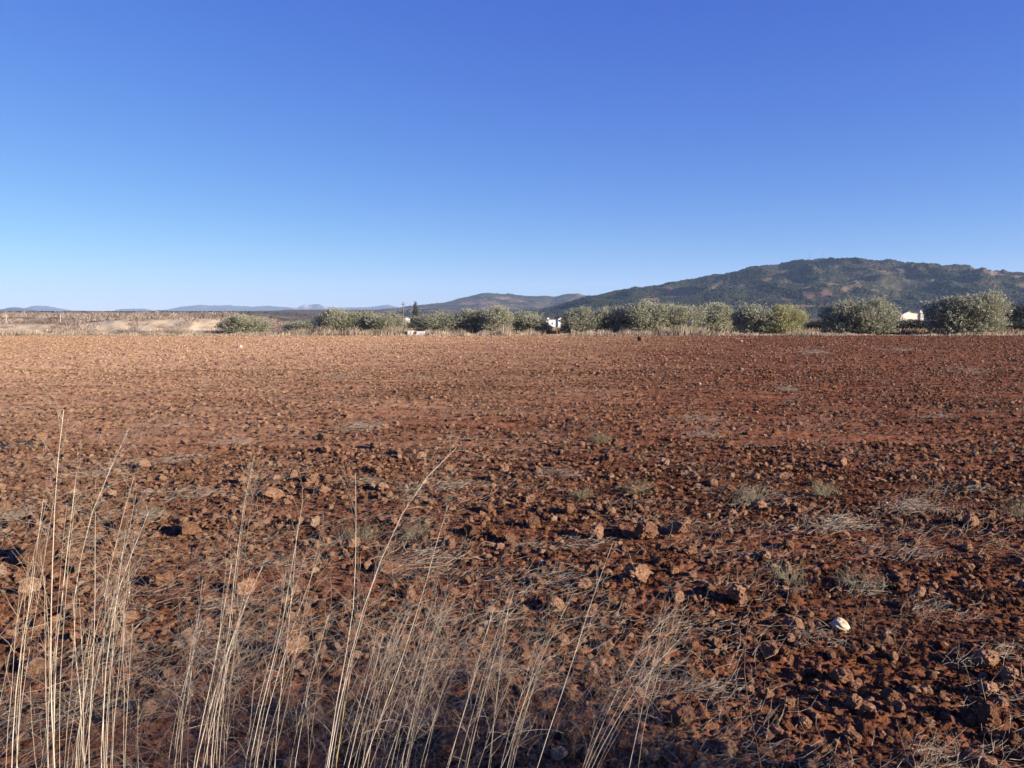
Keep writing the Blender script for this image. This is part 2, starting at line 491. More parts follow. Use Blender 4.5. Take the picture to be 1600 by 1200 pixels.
def terr(tx, y):
    tx = np.asarray(tx, float); y = np.asarray(y, float)
    L = leftness(tx)
    bf = bank_front(tx)
    low = sstep(-0.48, -0.57, tx)                 # the bank is lower and broken at the far left
    top = 0.95 - 0.45 * low
    zl = -0.25 * sstep(54, 60, y) + (top + 0.25) * sstep(bf - 1.0, bf + 4.5, y)
    zl = zl + 0.45 * low * sstep(88, 96, y + 5 * perlin(tx * 30, y * .1, 8))
    zl = zl + 0.0012 * np.clip(y - 75, 0, None)
    zr = -8.6 * sstep(58, 360, y) + 20.0 * sstep(700, 3000, y) + 0.002 * np.clip(y - 3000, 0, None)
    z = L * zl + (1 - L) * zr
    z = z + 0.09 * L * sstep(60, 66, y) * (1 - sstep(100, 140, y)) * fbm(tx * y * 0.9, y * 0.7, 3, 47) + 0.10 * fbm(tx * y * 0.25, y * 0.25, 3, 40) * sstep(54, 58, y) + 1.2 * sstep(200, 1500, y) * fbm(tx * y * 0.004, y * 0.002, 3, 44)
    return z

NR2, NC2 = 240, 520
ys2 = 53.2 * (15000 / 53.2) ** (np.linspace(0, 1, NR2) ** 1.5)
txs = np.linspace(-1.35, 1.35, NC2)
Y2 = np.repeat(ys2[:, None], NC2, 1); T2 = np.repeat(txs[None, :], NR2, 0)
X2 = T2 * Y2
Z2 = terr(T2, Y2)
Lm = leftness(T2)
brk = fbm(X2 * 0.16, Y2 * 0.22, 4, 60)
low = sstep(-0.48, -0.57, T2)
sand = Lm * sstep(-0.15, 0.05, brk + 0.45 - 0.18 * low) * sstep(60, 64, Y2) * (1 - sstep(73, 77, Y2 + 3 * perlin(T2 * 60, T2 * 0 + .5, 12))) * np.where(T2 < -0.25, 1, 0)
sand = np.maximum(sand, low * sstep(-0.1, 0.1, brk + 0.2) * sstep(88, 93, Y2) * (1 - sstep(100, 110, Y2)) * Lm)
near = (1 - sstep(60, 110, Y2)) * (1 - sand)
o = mesh_np("valley_terrain", np.stack([X2, Y2, Z2], -1), grid_quads(NR2, NC2), mat=M_VALLEY, smooth=True,
            attrs={"sand": ('FLOAT', sand), "near": ('FLOAT', near)})
tag(o, kind='structure')

# ------------------------------------------------------------------ hills
def hill(name, sky_pts, y_front, y_ridge, y_back, mat, relief, seed, cols=500, rows=150, bare_spots=(), bare_noise=0.0, fold=1.0, shape=1.0, hfreq=1.0):
    px = np.array([p[0] for p in sky_pts], float); py = np.array([p[1] for p in sky_pts], float)
    cx = np.linspace(px[0], px[-1], cols)
    cy = np.interp(cx, px, py)
    kern = np.ones(5) / 5
    cy = np.convolve(np.pad(cy, 2, mode='edge'), kern, 'valid')
    tx = (cx - 800) / F / math.cos(PITCH)
    el = np.array([(P(a, b, 1000)[2] - CAM_H) / 1000 for a, b in zip(cx, cy)])
    sfull = np.linspace(0, 1.5, rows)
    s = np.repeat(sfull[:, None], cols, 1)
    yr = y_ridge * (1 + 0.05 * perlin(cx * 0.006, cx * 0, seed + 9))[None, :]
    y = np.where(s <= 1, y_front + (yr - y_front) * s, yr + (y_back - yr) * (s - 1) * 2)
    TX = np.repeat(tx[None, :], rows, 0)
    X = TX * y
    prof = np.where(s <= 1, np.sin(np.clip(s, 0, 1) * math.pi / 2) ** shape, 1 - 0.75 * sstep(1.0, 1.5, s))
    ztop = CAM_H + el[None, :] * yr
    zb = terr(TX, np.full_like(y, y_front)) - 4
    H = np.maximum(ztop - zb, 1)
    w = 1.0 / relief[1]
    rid = ridged(X * w, y * w * 0.8 + 0.15 * X * w, 5, seed)
    big = fbm(X * w * 0.45, y * w * 0.45, 3, seed + 30)
    zz = zb + H * (prof + (relief[0] * (rid - 0.62) * 1.6 + relief[0] * 0.9 * big) * np.sin(np.clip(s / 1.15, 0, 1) * math.pi) ** 0.7)
    e = (zz - CAM_H) / y
    emax = e.max(0)
    sc = np.where(emax > 1e-4, (el) / np.maximum(emax, 1e-4), 1)
    sc = np.clip(sc, 0.4, 1.9)
    kw = 31
    sc = np.convolve(np.pad(sc, kw // 2, mode='edge'), np.hanning(kw + 2)[1:-1] / np.hanning(kw + 2)[1:-1].sum(), 'valid')
    # bring each column's skyline to the photographed one
    zz = np.where(zz > CAM_H, CAM_H + (zz - CAM_H) * sc[None, :], zz)
    # bare patches
    pxg = 800 + TX * F * math.cos(PITCH)
    el2 = (zz - CAM_H) / y
    pyg = 488 - el2 * F
    bare = np.zeros_like(zz)
    wob = 6.5 * fbm(X * w * 4, y * w * 4, 4, seed + 50, 0.65)
    for (bx, by, rx, ry, a) in bare_spots:
        dx = pxg - bx; dy = pyg - by
        ca, sa = math.cos(a), math.sin(a)
        u = (dx * ca + dy * sa) / rx; v = (-dx * sa + dy * ca) / ry
        bare = np.maximum(bare, 1 - sstep(0.45, 1.25, np.sqrt(u * u + v * v) + wob * 0.13))
    if bare_noise > 0:
        bn = fbm(X * w * 2.0, y * w * 1.6, 4, seed + 70)
        bare = np.maximum(bare, sstep(0.28, 0.40, bn) * bare_noise)
    o = mesh_np(name, np.stack([X, y, zz], -1), grid_quads(rows, cols), mat=mat, smooth=True, attrs={"bare": ('FLOAT', bare)})
    tag(o, kind='structure')
    return X, y, zz, bare, s

# far blue mountains (the farthest, then darker low ridges before them)
hill("far_mountains", [(-900, 470), (-500, 478), (-200, 474), (0, 483), (40, 483), (50, 480), (58, 477.5), (84, 478), (100, 482), (118, 485), (160, 486), (182, 486), (190, 483), (215, 482.5), (232, 482), (246, 486), (270, 483), (292, 478.5), (318, 476), (345, 478), (362, 476.5), (378, 478), (400, 479.5), (424, 477), (446, 480), (466, 481), (478, 476), (484, 475), (489, 479), (490, 475), (500, 475), (510, 479), (530, 481), (548, 480.5), (570, 480), (592, 479), (606, 475.5), (618, 478), (640, 483), (760, 488), (1000, 490)],
     11000, 13000, 14500, M_FAR, (0.45, 420), 300, 800, 60, bare_spots=[(480, 479, 9, 5, 0), (512, 481, 8, 2, 0.3), (466, 482, 8, 1.6, 0), (85, 478.6, 4, 1, 0)])
hill("low_dark_ridges", [(-900, 482), (-300, 478), (-40, 486), (6, 486), (18, 480.5), (28, 480), (44, 481.5), (56, 482.5), (70, 486), (86, 488), (105, 489.5), (200, 490), (230, 489), (250, 483.5), (262, 484), (275, 486), (300, 490), (420, 490), (436, 486), (447, 482.5), (455, 482), (468, 484), (482, 484), (500, 485), (516, 487.5), (530, 490), (760, 492)],
     6200, 7200, 8000, M_FAR, (0.35, 300), 340, 500, 50)
MX, MY, MZ, MBARE, MS = hill("middle_hill", [(480, 490), (520, 489), (560, 487), (590, 485), (625, 481), (650, 477.5), (672, 475), (696, 473), (706, 470), (722, 465.5), (738, 462), (752, 459), (764, 457), (776, 458.5), (792, 460), (812, 461.5), (832, 462), (846, 463), (856, 462), (866, 465), (876, 461), (886, 458.5), (900, 458.5), (912, 461), (924, 466), (950, 470), (985, 470), (1100, 466), (1300, 470), (1500, 480)],
     3300, 4600, 5400, M_MIDHILL, (0.26, 420), 380, 420, 130, bare_spots=[(765, 473, 22, 4, 0.05), (730, 474, 14, 3, 0), (862, 482, 34, 2.2, -0.05), (905, 462, 20, 3, -0.4), (640, 483, 40, 2, 0), (800, 468, 24, 3, 0.1)], bare_noise=0.45)
BARE = [(1052, 458, 26, 13, 0.1), (1072, 455, 10, 9, 0.6), (1112, 449, 16, 4.5, -0.65), (1138, 445, 9, 3.5, -0.5), (1197, 436, 9, 4.5, -0.4), (1262, 462, 11, 9, 0.5),
        (1283, 463, 15, 7.5, -0.2), (1316, 452, 11, 5, -0.35), (1292, 443, 8, 2.5, 0), (1300, 414, 10, 4, 0.7), (1338, 424, 9, 5, 0.8), (1222, 427, 9, 2.6, 0), (1545, 427, 34, 5.5, 0.12), (1580, 433, 20, 4, 0.1), (1515, 421, 12, 4, .3), (970, 452, 14, 3, -0.3), (1000, 449, 10, 2, -0.2),
        (1228, 469, 14, 3, 0.1), (1015, 468, 14, 6, 0), (1330, 437, 12, 2, 0), (1240, 478, 30, 2.2, 0), (930, 474, 20, 2.5, -0.15), (1590, 447, 12, 5, 0.2)]
HX, HY, HZ, HBARE, HS = hill("wooded_hill", [(740, 491), (800, 489), (830, 485), (856, 481), (880, 475), (900, 468), (918, 463), (932, 461), (960, 456), (985, 448.5), (1015, 447), (1050, 440.5), (1080, 435), (1100, 431), (1120, 429), (1142, 425), (1165, 419), (1180, 415.5), (1200, 413), (1220, 411), (1240, 407.5), (1258, 405), (1280, 403.5), (1294, 402.5), (1305, 404), (1340, 404.5), (1382, 406), (1400, 409), (1430, 411.5), (1452, 413), (1470, 412.5), (1500, 416), (1530, 419), (1552, 424), (1580, 425), (1605, 427), (1700, 432), (1850, 450), (2050, 478)],
     1250, 2500, 3100, M_HILL, (0.34, 300), 420, 560, 190, bare_spots=BARE, bare_noise=0.35, shape=0.95)

def gn_scatter(name, pts, scl, mat, subdiv=1, rot=None, proto=None, idx=None):
    """points with per-point size, drawn as small leafy lumps (or as the given prototype objects) by geometry nodes"""
    attrs = {"scl": ('FLOAT_VECTOR', scl)}
    if rot is not None: attrs["rot"] = ('FLOAT_VECTOR', rot)
    if idx is not None: attrs["pick"] = ('INT', idx.astype(np.int32))
    o = mesh_np(name, pts, attrs=attrs)
    o["kind"] = "stuff"
    g = bpy.data.node_groups.new(name, 'GeometryNodeTree')
    g.interface.new_socket("Geometry", in_out='INPUT', socket_type='NodeSocketGeometry')
    g.interface.new_socket("Geometry", in_out='OUTPUT', socket_type='NodeSocketGeometry')
    N = g.nodes; Lk = g.links
    gi = N.new("NodeGroupInput"); go = N.new("NodeGroupOutput")
    iop = N.new("GeometryNodeInstanceOnPoints")
    Lk.new(gi.outputs[0], iop.inputs["Points"])
    if proto:
        jn = N.new("GeometryNodeJoinGeometry")
        for p in proto:
            oi = N.new("GeometryNodeObjectInfo"); oi.inputs[0].default_value = p; oi.transform_space = 'ORIGINAL'
            oi.inputs["As Instance"].default_value = True
            Lk.new(oi.outputs["Geometry"], jn.inputs[0])
        Lk.new(jn.outputs[0], iop.inputs["Instance"])
        iop.inputs["Pick Instance"].default_value = True
        na = N.new("GeometryNodeInputNamedAttribute"); na.data_type = 'INT'; na.inputs[0].default_value = "pick"
        Lk.new(na.outputs[0], iop.inputs["Instance Index"])
    else:
        ic = N.new("GeometryNodeMeshIcoSphere"); ic.inputs["Subdivisions"].default_value = subdiv; ic.inputs["Radius"].default_value = 1.0
        nz = N.new("ShaderNodeTexNoise"); nz.inputs["Scale"].default_value = 1.7
        ps = N.new("GeometryNodeInputPosition"); sb = N.new("ShaderNodeVectorMath"); sb.operation = 'SUBTRACT'; sb.inputs[1].default_value = (0.5, 0.5, 0.5)
        Lk.new(nz.outputs["Color"], sb.inputs[0])
        sp = N.new("GeometryNodeSetPosition"); Lk.new(ic.outputs["Mesh"], sp.inputs["Geometry"]); Lk.new(sb.outputs[0], sp.inputs["Offset"])
        sm = N.new("GeometryNodeSetMaterial"); sm.inputs["Material"].default_value = mat
        Lk.new(sp.outputs[0], sm.inputs[0]); Lk.new(sm.outputs[0], iop.inputs["Instance"])
    a = N.new("GeometryNodeInputNamedAttribute"); a.data_type = 'FLOAT_VECTOR'; a.inputs[0].default_value = "scl"
    Lk.new(a.outputs[0], iop.inputs["Scale"])
    if rot is not None:
        r = N.new("GeometryNodeInputNamedAttribute"); r.data_type = 'FLOAT_VECTOR'; r.inputs[0].default_value = "rot"
        e2r = N.new("FunctionNodeEulerToRotation"); Lk.new(r.outputs[0], e2r.inputs[0]); Lk.new(e2r.outputs[0], iop.inputs["Rotation"])
    Lk.new(iop.outputs[0], go.inputs[0])
    md = o.modifiers.new("scatter", 'NODES'); md.node_group = g
    o.data.materials.append(mat) if mat else None
    return o

def hill_trees(name, X, Yh, Z, bare, S, n, smin, smax, seed, thr=0.0):
    r = np.random.default_rng(seed)
    rows, cols = X.shape
    out = []; sc = []
    N = n * 3
    i = r.random(N) * (rows * 0.70 - 1); j = r.random(N) * (cols - 2)
    i0 = i.astype(int); j0 = j.astype(int); fi = i - i0; fj = j - j0
    def bl(A): return (A[i0, j0] * (1 - fi) * (1 - fj) + A[i0 + 1, j0] * fi * (1 - fj) + A[i0, j0 + 1] * (1 - fi) * fj + A[i0 + 1, j0 + 1] * fi * fj)
    x, y, z, b = bl(X), bl(Yh), bl(Z), bl(bare)
    dens = fbm(x * 0.008, y * 0.006, 4, seed) + thr
    keep = (r.random(N) > b * 1.15) & (dens + r.random(N) * 0.5 > 0.05) & (z > -12)
    idx = np.nonzero(keep)[0][:n]
    x, y, z = x[idx], y[idx], z[idx]
    s = smin + (smax - smin) * r.random(len(idx)) ** 2
    scl = np.stack([s * (0.8 + 0.6 * r.random(len(idx))), s * (0.8 + 0.6 * r.random(len(idx))), s * (0.65 + 0.4 * r.random(len(idx)))], -1)
    return gn_scatter(name, np.stack([x, y, z + s * 0.25], -1), scl, M_HTREE, 2)

hill_trees("hillside_woods", HX, HY, HZ, HBARE, HS, 120000, 0.8, 2.4, 5, 0.0)
hill_trees("middle_hill_woods", MX, MY, MZ, MBARE, MS, 18000, 1.5, 3.8, 6, -0.42)

# scattered trees and hedges down in the valley and on the far plain
r = np.random.default_rng(77)
n = 9000
ty = 230 * (2600 / 230) ** r.random(n); ttx = r.uniform(-0.85, 0.85, n)
msk = fbm(ttx * ty * 0.010, ty * 0.004, 3, 88) + 0.25 * r.random(n) > 0.10
msk &= ~((ttx < -0.20) & (ty < 420))
ty = ty[msk]; ttx = ttx[msk]; n = len(ty)
tz = terr(ttx, ty)
s = (0.9 + 2.0 * r.random(n) ** 2) * np.clip(ty / 900, 0.7, 1.6) * np.where(ttx < -0.15, 0.36, 1.0)
gn_scatter("valley_trees", np.stack([ttx * ty, ty, tz + s * 0.35], -1), np.stack([s * 1.5, s * 1.2, s * 0.75], -1), M_HTREE, 2)

# ------------------------------------------------------------------ haze
hz = MB().box(-16000, 16000, -300, 14900, -60, 520).build("haze", None)
hm = bpy.data.materials.new("haze_air"); hm.use_nodes = True
ht = hm.node_tree; ht.nodes.clear()
ho = ht.nodes.new("ShaderNodeOutputMaterial"); pv = ht.nodes.new("ShaderNodeVolumePrincipled")
pv.inputs["Color"].default_value = (0.50, 0.72, 1.0, 1)
pv.inputs["Density"].default_value = 6.0e-5
pv.inputs["Anisotropy"].default_value = 0.0
ht.links.new(pv.outputs[0], ho.inputs["Volume"])
hz.data.materials.append(hm)
tag(hz, kind='stuff')

# ------------------------------------------------------------------ olive trees
def leaf_cloud(blobs, n_shoots, leaves, L, W, seed, up=0.6, fill=0.25):
    """leaf quads on shoots spread through the outer volume of a few overlapping lobes"""
    r = np.random.default_rng(seed)
    bl = np.array(blobs, float)                       # cx cy cz rx ry rz
    vol = (bl[:, 3] * bl[:, 4] * bl[:, 5]) ** 0.75
    pick = r.choice(len(bl), n_shoots, p=vol / vol.sum())
    d = r.normal(size=(n_shoots, 3)); d /= np.linalg.norm(d, axis=1)[:, None]
    rad = np.where(r.random(n_shoots) < fill, r.random(n_shoots) ** 0.5 * 0.75, 0.72 + 0.3 * r.random(n_shoots))
    c = bl[pick, :3] + d * bl[pick, 3:] * rad[:, None]
    c = c[c[:, 2] > 0.08]; d = d[:len(c)]
    ns = len(c)
    out = c - np.array((0, 0, bl[:, 2].mean() * 0.6))
    out[:, 2] *= 0.6
    out /= np.linalg.norm(out, axis=1)[:, None] + 1e-9
    sd = out * 0.6 + np.array((0, 0, up)) + r.normal(0, 0.35, (ns, 3))
    sd /= np.linalg.norm(sd, axis=1)[:, None]
    sl = 0.14 + 0.34 * r.random(ns) ** 1.6
    t = r.random((ns, leaves))
    base = c[:, None, :] + sd[:, None, :] * (t * sl[:, None])[:, :, None]
    ld = sd[:, None, :] * 0.8 + r.normal(0, 0.6, (ns, leaves, 3)); ld /= np.linalg.norm(ld, axis=2)[:, :, None]
    sdv = np.cross(ld, r.normal(size=(ns, leaves, 3))); sdv /= np.linalg.norm(sdv, axis=2)[:, :, None] + 1e-9
    ll = (L * (0.6 + 0.7 * r.random((ns, leaves))))[:, :, None]; ww = ll / L * W
    p0 = base; p1 = base + ld * ll * 0.5 + sdv * ww; p2 = base + ld * ll; p3 = base + ld * ll * 0.5 - sdv * ww
    v = np.stack([p0, p1, p2, p3], 2).reshape(-1, 3)
    q = np.arange(len(v)).reshape(-1, 4)
    return v, q

def olive_lobes(seed, w=1.0):
    r = np.random.default_rng(seed)
    b = [(0, 0, 0.55, 0.42, 0.40, 0.42)]
    nl = r.integers(6, 9)
    for i in range(nl):
        a = 2 * math.pi * i / nl + r.uniform(-0.3, 0.3); q = r.uniform(0.22, 0.34)
        b.append((math.cos(a) * q, math.sin(a) * q, r.uniform(0.34, 0.74), r.uniform(0.14, 0.24), r.uniform(0.14, 0.24), r.uniform(0.16, 0.26)))
    for i in range(6):
        a = 2 * math.pi * i / 6 + r.uniform(-.3, .3); q = r.uniform(.20, .32)
        b.append((math.cos(a) * q, math.sin(a) * q, r.uniform(.12, .24), .17, .17, .16))
    for i in range(4):
        a = r.uniform(0, 6.28); q = r.uniform(0.05, 0.25)
        b.append((math.cos(a) * q, math.sin(a) * q, r.uniform(0.74, 0.90), 0.10, 0.10, 0.13))
    return b

OLIVE_W = 2.0                                          # unit crowns: width 1, height 1
crowns = []
for i in range(6):
    lobes = [(a * 1.0, b * 1.0, c, d, e, f) for a, b, c, d, e, f in olive_lobes(500 + i)]
    v, q = leaf_cloud([(a * 2.6, b * 2.6, c * 2.4, d * 2.6, e * 2.6, f * 2.4) for a, b, c, d, e, f in lobes], 2600, 13, 0.082, 0.0145, 600 + i)
    v[:, 0] /= 2.6; v[:, 1] /= 2.6; v[:, 2] /= 2.4
    v[:, 2] /= np.percentile(v[:, 2], 99.8)
    v[:, 0] /= (np.percentile(v[:, 0], 99.5) - np.percentile(v[:, 0], 0.5))
    crowns.append((v, q))
crown_meshes = {}
def crown_mesh(i, mat):
    key = (i, mat.name)
    if key not in crown_meshes:
        v, q = crowns[i]
        o = mesh_np("crown", v, q, None, mat)
        crown_meshes[key] = o.data
        bpy.data.objects.remove(o)
    return crown_meshes[key]
def trunk_mesh(seed):
    r = np.random.default_rng(seed); mb = MB()
    mb.tube([(0, 0, -0.05), (0.02, 0, 0.08), (0.03, 0.01, 0.22), (0.0, 0.02, 0.34)], [0.075, 0.055, 0.05, 0.04], 8)
    for i in range(5):
        a = 2 * math.pi * i / 5 + r.uniform(-.4, .4); q = r.uniform(.12, .26)
        mb.tube([(0.01, 0.01, 0.24), (math.cos(a) * q * .4, math.sin(a) * q * .4, .42), (math.cos(a) * q, math.sin(a) * q, r.uniform(.6, .8))], [0.035, 0.022, 0.008], 5)
    o = mb.build("trunk", M_BARK, None, True); me = o.data; bpy.data.objects.remove(o)
    return me
trunks = [trunk_mesh(i) for i in range(3)]
OG = "olive trees standing in a row along the far edge of the field"
olives = [  # centre px, top row, width px, depth, variant, yellow?, label
    (384, 493, 74, 56.0, 0, 0, "round dark-sided olive tree, leftmost of the row, in front of the pale sandy bank"),
    (468, 500, 48, 56.5, 1, 0, "smallest low olive tree, second from the left of the row"),
    (527, 482, 60, 57.0, 2, 0, "tall bushy olive tree, third from the left, left half of a merged pair"),
    (560, 486, 56, 57.5, 5, 0, "olive tree wedged between the tall third one and the olive left of the utility pole"),
    (604, 489, 66, 57.0, 3, 0, "broad olive tree just left of the utility pole and the white boxes"),
    (686, 488, 74, 58.0, 4, 0, "olive tree with dark underside just right of the white boxes and the conifer"),
    (741, 483, 46, 58.0, 5, 0, "narrow olive tree right of the dark-bottomed one and left of the taller one"),
    (776, 478, 50, 57.0, 0, 0, "tall narrow olive tree in front of the middle hill, its top higher than both neighbours"),
    (827, 486, 54, 58.0, 1, 0, "olive tree just left of the white stepped house"),
    (908, 480, 62, 57.0, 2, 0, "olive tree just right of the white stepped house"),
    (956, 479, 60, 57.5, 3, 0, "olive tree second to the right of the white stepped house"),
    (1008, 470, 76, 56.5, 4, 0, "high domed olive tree behind the dark stump, tallest of the central clump"),
    (1060, 475, 74, 57.0, 5, 0, "olive tree on the right shoulder of the central clump"),
    (1116, 473, 56, 61.0, 0, 0, "olive tree set slightly back, in the gap between the central clump and the yellowish one"),
    (1180, 475, 66, 56.5, 1, 0, "grey-green left half of the wide olive with yellow right side"),
    (1222, 476, 66, 56.2, 3, 1, "yellowish-green olive tree, the only yellowing crown of the row"),
    (1318, 470, 66, 56.5, 4, 0, "olive tree left half of the round pair left of the cream building"),
    (1360, 465, 78, 56.0, 2, 0, "round olive tree directly left of the cream building"),
    (1488, 464, 84, 55.6, 0, 0, "dark-sided olive tree directly right of the cream building"),
    (1530, 456, 80, 55.2, 5, 0, "tallest olive tree, rightmost of the row, with upright top shoots"),
]
for i, (px, top, wpx, dep, var, yel, lab) in enumerate(olives):
    gx_, gy_ = (px - 800) / F * dep, dep
    gz = float(terr(gx_ / dep, dep))
    t = empty("olive_tree", (gx_, gy_, gz - 0.03), 0.0)
    tag(t, lab, "tree", OG)
    H = P(px, top, dep)[2] - gz + 0.05
    W = wpx / F * dep * 1.06
    c = bpy.data.objects.new("crown", crown_mesh(var, M_OLIVE_Y if yel else M_OLIVE)); COL.objects.link(c)
    c.parent = t; c.scale = (W, W * 0.95, H); c.rotation_euler = (0, 0, 0 if i % 2 else math.pi)
    k = bpy.data.objects.new("trunk", trunks[i % 3]); COL.objects.link(k)
    k.parent = t; k.scale = (W, W, H)

# dark bushes behind the row
bushes = [
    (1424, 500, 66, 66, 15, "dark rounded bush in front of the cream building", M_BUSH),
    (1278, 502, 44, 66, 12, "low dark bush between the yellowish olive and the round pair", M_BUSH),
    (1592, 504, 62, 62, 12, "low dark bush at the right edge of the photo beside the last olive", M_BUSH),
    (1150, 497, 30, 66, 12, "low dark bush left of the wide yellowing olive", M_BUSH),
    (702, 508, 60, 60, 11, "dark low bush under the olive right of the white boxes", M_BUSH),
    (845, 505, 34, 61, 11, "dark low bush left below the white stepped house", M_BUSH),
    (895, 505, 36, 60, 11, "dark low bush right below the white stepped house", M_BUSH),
    (160 + 1425, 474, 110, 150, 0, "large dark thicket rising at the right edge behind the last olive", M_BUSH),
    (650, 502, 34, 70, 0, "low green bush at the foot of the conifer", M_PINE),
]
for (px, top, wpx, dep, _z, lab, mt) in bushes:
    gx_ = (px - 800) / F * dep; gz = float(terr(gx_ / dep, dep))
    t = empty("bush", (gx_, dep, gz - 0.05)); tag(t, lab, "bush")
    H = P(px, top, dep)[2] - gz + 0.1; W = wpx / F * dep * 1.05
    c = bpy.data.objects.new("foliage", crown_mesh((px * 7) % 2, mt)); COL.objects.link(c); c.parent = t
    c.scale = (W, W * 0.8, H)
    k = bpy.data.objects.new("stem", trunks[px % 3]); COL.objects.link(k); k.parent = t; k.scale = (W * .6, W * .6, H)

# conifer
dep = 150.0; px = 650
gx_ = (px - 800) / F * dep; gz = float(terr(gx_ / dep, dep)); topz = P(px, 472.5, dep)[2]
t = empty("conifer_tree", (gx_, dep, gz - 0.05)); tag(t, "slender pointed conifer rising behind the olives, right of the utility pole", "tree")
H = topz - gz
MB().tube([(0, 0, 0), (0, 0, H * 0.5), (0.02, 0, H * 0.97)], [0.14, 0.09, 0.02], 7).build("trunk", M_BARK, t, True)
lob = []
r = np.random.default_rng(3)
for i in range(15):
    f = i / 14
    for j in range(3):
        a = r.uniform(0, 6.28); q = (1 - f) * 0.75 + 0.05
        lob.append((math.cos(a) * q * 0.7, math.sin(a) * q * 0.7, H * (0.22 + 0.75 * f), 0.5 * q + .06, 0.5 * q + .06, 0.18))
v, q = leaf_cloud(lob, 1500, 8, 0.22, 0.03, 9, up=0.1)
mesh_np("crown", v, q, None, M_PINE, t)

# ------------------------------------------------------------------ utility pole, masts, posts
dep = 140.0; px = 630
b = P(px, 488, dep); gz = float(terr(b[0] / dep, dep)); topz = P(px, 471.5, dep)[2]
t = empty("utility_pole", (b[0], dep, gz)); tag(t, "slim dark utility pole standing behind the olives left of the conifer", "pole")
MB().tube([(0, 0, -0.3), (0, 0, topz - gz)], [0.12, 0.075], 8).build("pole", M_POLE, t, True)
MB().box(-0.3, 0.3, -0.05, 0.05, topz - gz - 0.55, topz - gz - 0.45).build("crossarm", M_POLE, t)
for xx in (-0.25, 0.0, 0.25):
    MB().tube([(xx, 0, topz - gz - 0.448), (xx, 0, topz - gz - 0.25)], 0.05, 6).build("insulator", M_METAL, t, True)
pts = [(0.25 + i * 1.4, 0.6 * i, topz - gz - 0.27 - 0.05 * i * (12 - i) * 0.25 - 0.11 * i) for i in range(13)]
w_ = MB().tube([(b[0] + p[0], dep + p[1], gz + p[2]) for p in pts], 0.012, 4).build("power_cable", M_POLE)
# the cable ends on a second, lower pole among the bushes
e = (b[0] + pts[-1][0], dep + pts[-1][1]); ez = gz + pts[-1][2]; g2 = float(terr(e[0] / e[1], e[1]))
tag(w_, "thin cable running right from the top of the utility pole", "cable")
t2 = empty("service_pole", (e[0], e[1], g2)); tag(t2, "short service pole at the right end of the thin cable, hidden behind the olives", "pole")
MB().tube([(0, 0, -0.2), (0, 0, ez - g2 - 0.013)], [0.10, 0.07], 8).build("pole", M_POLE, t2, True)
MB().box(-0.06, 0.06, -0.06, 0.06, ez - g2 - 0.013, ez - g2 + 0.03).build("cap", M_METAL, t2)

def hill_top_z(px):
    j = int(np.argmin(np.abs(HX[126] / HY[126] - (px - 800) / F / math.cos(PITCH))))
    i = int(np.argmax((HZ[:, j] - CAM_H) / HY[:, j]))
    return HX[i, j], HY[i, j], HZ[i, j]
for px, top, lab in ((1257, 396, "left thin radio mast on the summit of the wooded hill"), (1279, 394, "right thin radio mast on the summit of the wooded hill")):
    x_, y_, z_ = hill_top_z(px)
    hh = (488 - top) / F * y_ + CAM_H - z_
    t = empty("radio_mast", (x_, y_, z_ - 0.5)); tag(t, lab, "mast", "radio masts on the hill")
    for a in range(3):
        aa = a * 2.094
        MB().tube([(math.cos(aa) * .9, math.sin(aa) * .9, 0), (math.cos(aa) * .3, math.sin(aa) * .3, hh)], 0.10, 4).build("mast_leg", M_METAL, t)
    mb = MB()
    for i in range(12):
        z0 = hh * i / 12; z1 = hh * (i + 1) / 12; ra = .9 - .6 * i / 12; rb = .9 - .6 * (i + 1) / 12
        for a in range(3):
            aa = a * 2.094; ab = aa + 2.094
            mb.tube([(math.cos(aa) * ra, math.sin(aa) * ra, z0), (math.cos(ab) * rb, math.sin(ab) * rb, z1)], 0.05, 3)
    mb.build("lattice", M_METAL, t)

PG = "pale leaning posts in the brown scrub on the left"
for i, (px, py, hpx, lean, lab) in enumerate([(335, 496, 7, 0.35, "pale post leaning right behind the sandy bank, second nearest to the first olive"), (357, 496, 6, 0.3, "pale post leaning right behind the sandy bank, closest to the first olive"),
        (270, 494, 6, 0.3, "pale leaning post above the middle of the sandy bank"), (184, 495, 6, 0.05, "pale upright post at the left end of the bright sandy bank"), (94, 495, 3.5, 0.1, "pale post in the brown scrub left of the bright sandy bank"), (10, 495, 4, -0.1, "pale post in the brown scrub at the far left edge")]):
    dep = 84.0
    b = P(px, py, dep); g0 = float(terr(b[0] / dep, dep)); top = P(px, py - hpx, dep)
    hh = top[2] - g0
    mb = MB(); mb.tube([(0, 0, -0.1), (lean * 0.5 * hh * 0.6, 0, hh * 0.5), (lean * hh * 0.6, 0, hh)], [0.035, 0.03, 0.028], 6)
    t = empty("fence_post", (b[0], dep, g0)); tag(t, lab, "post", PG)
    mb.build("post", M_POST, t, True)
    MB().tube([(lean * hh * 0.6, 0, hh + 0.001), (lean * hh * 0.62, 0, hh + 0.05)], [0.034, 0.025], 6).build("post_cap", M_METAL, t, True)

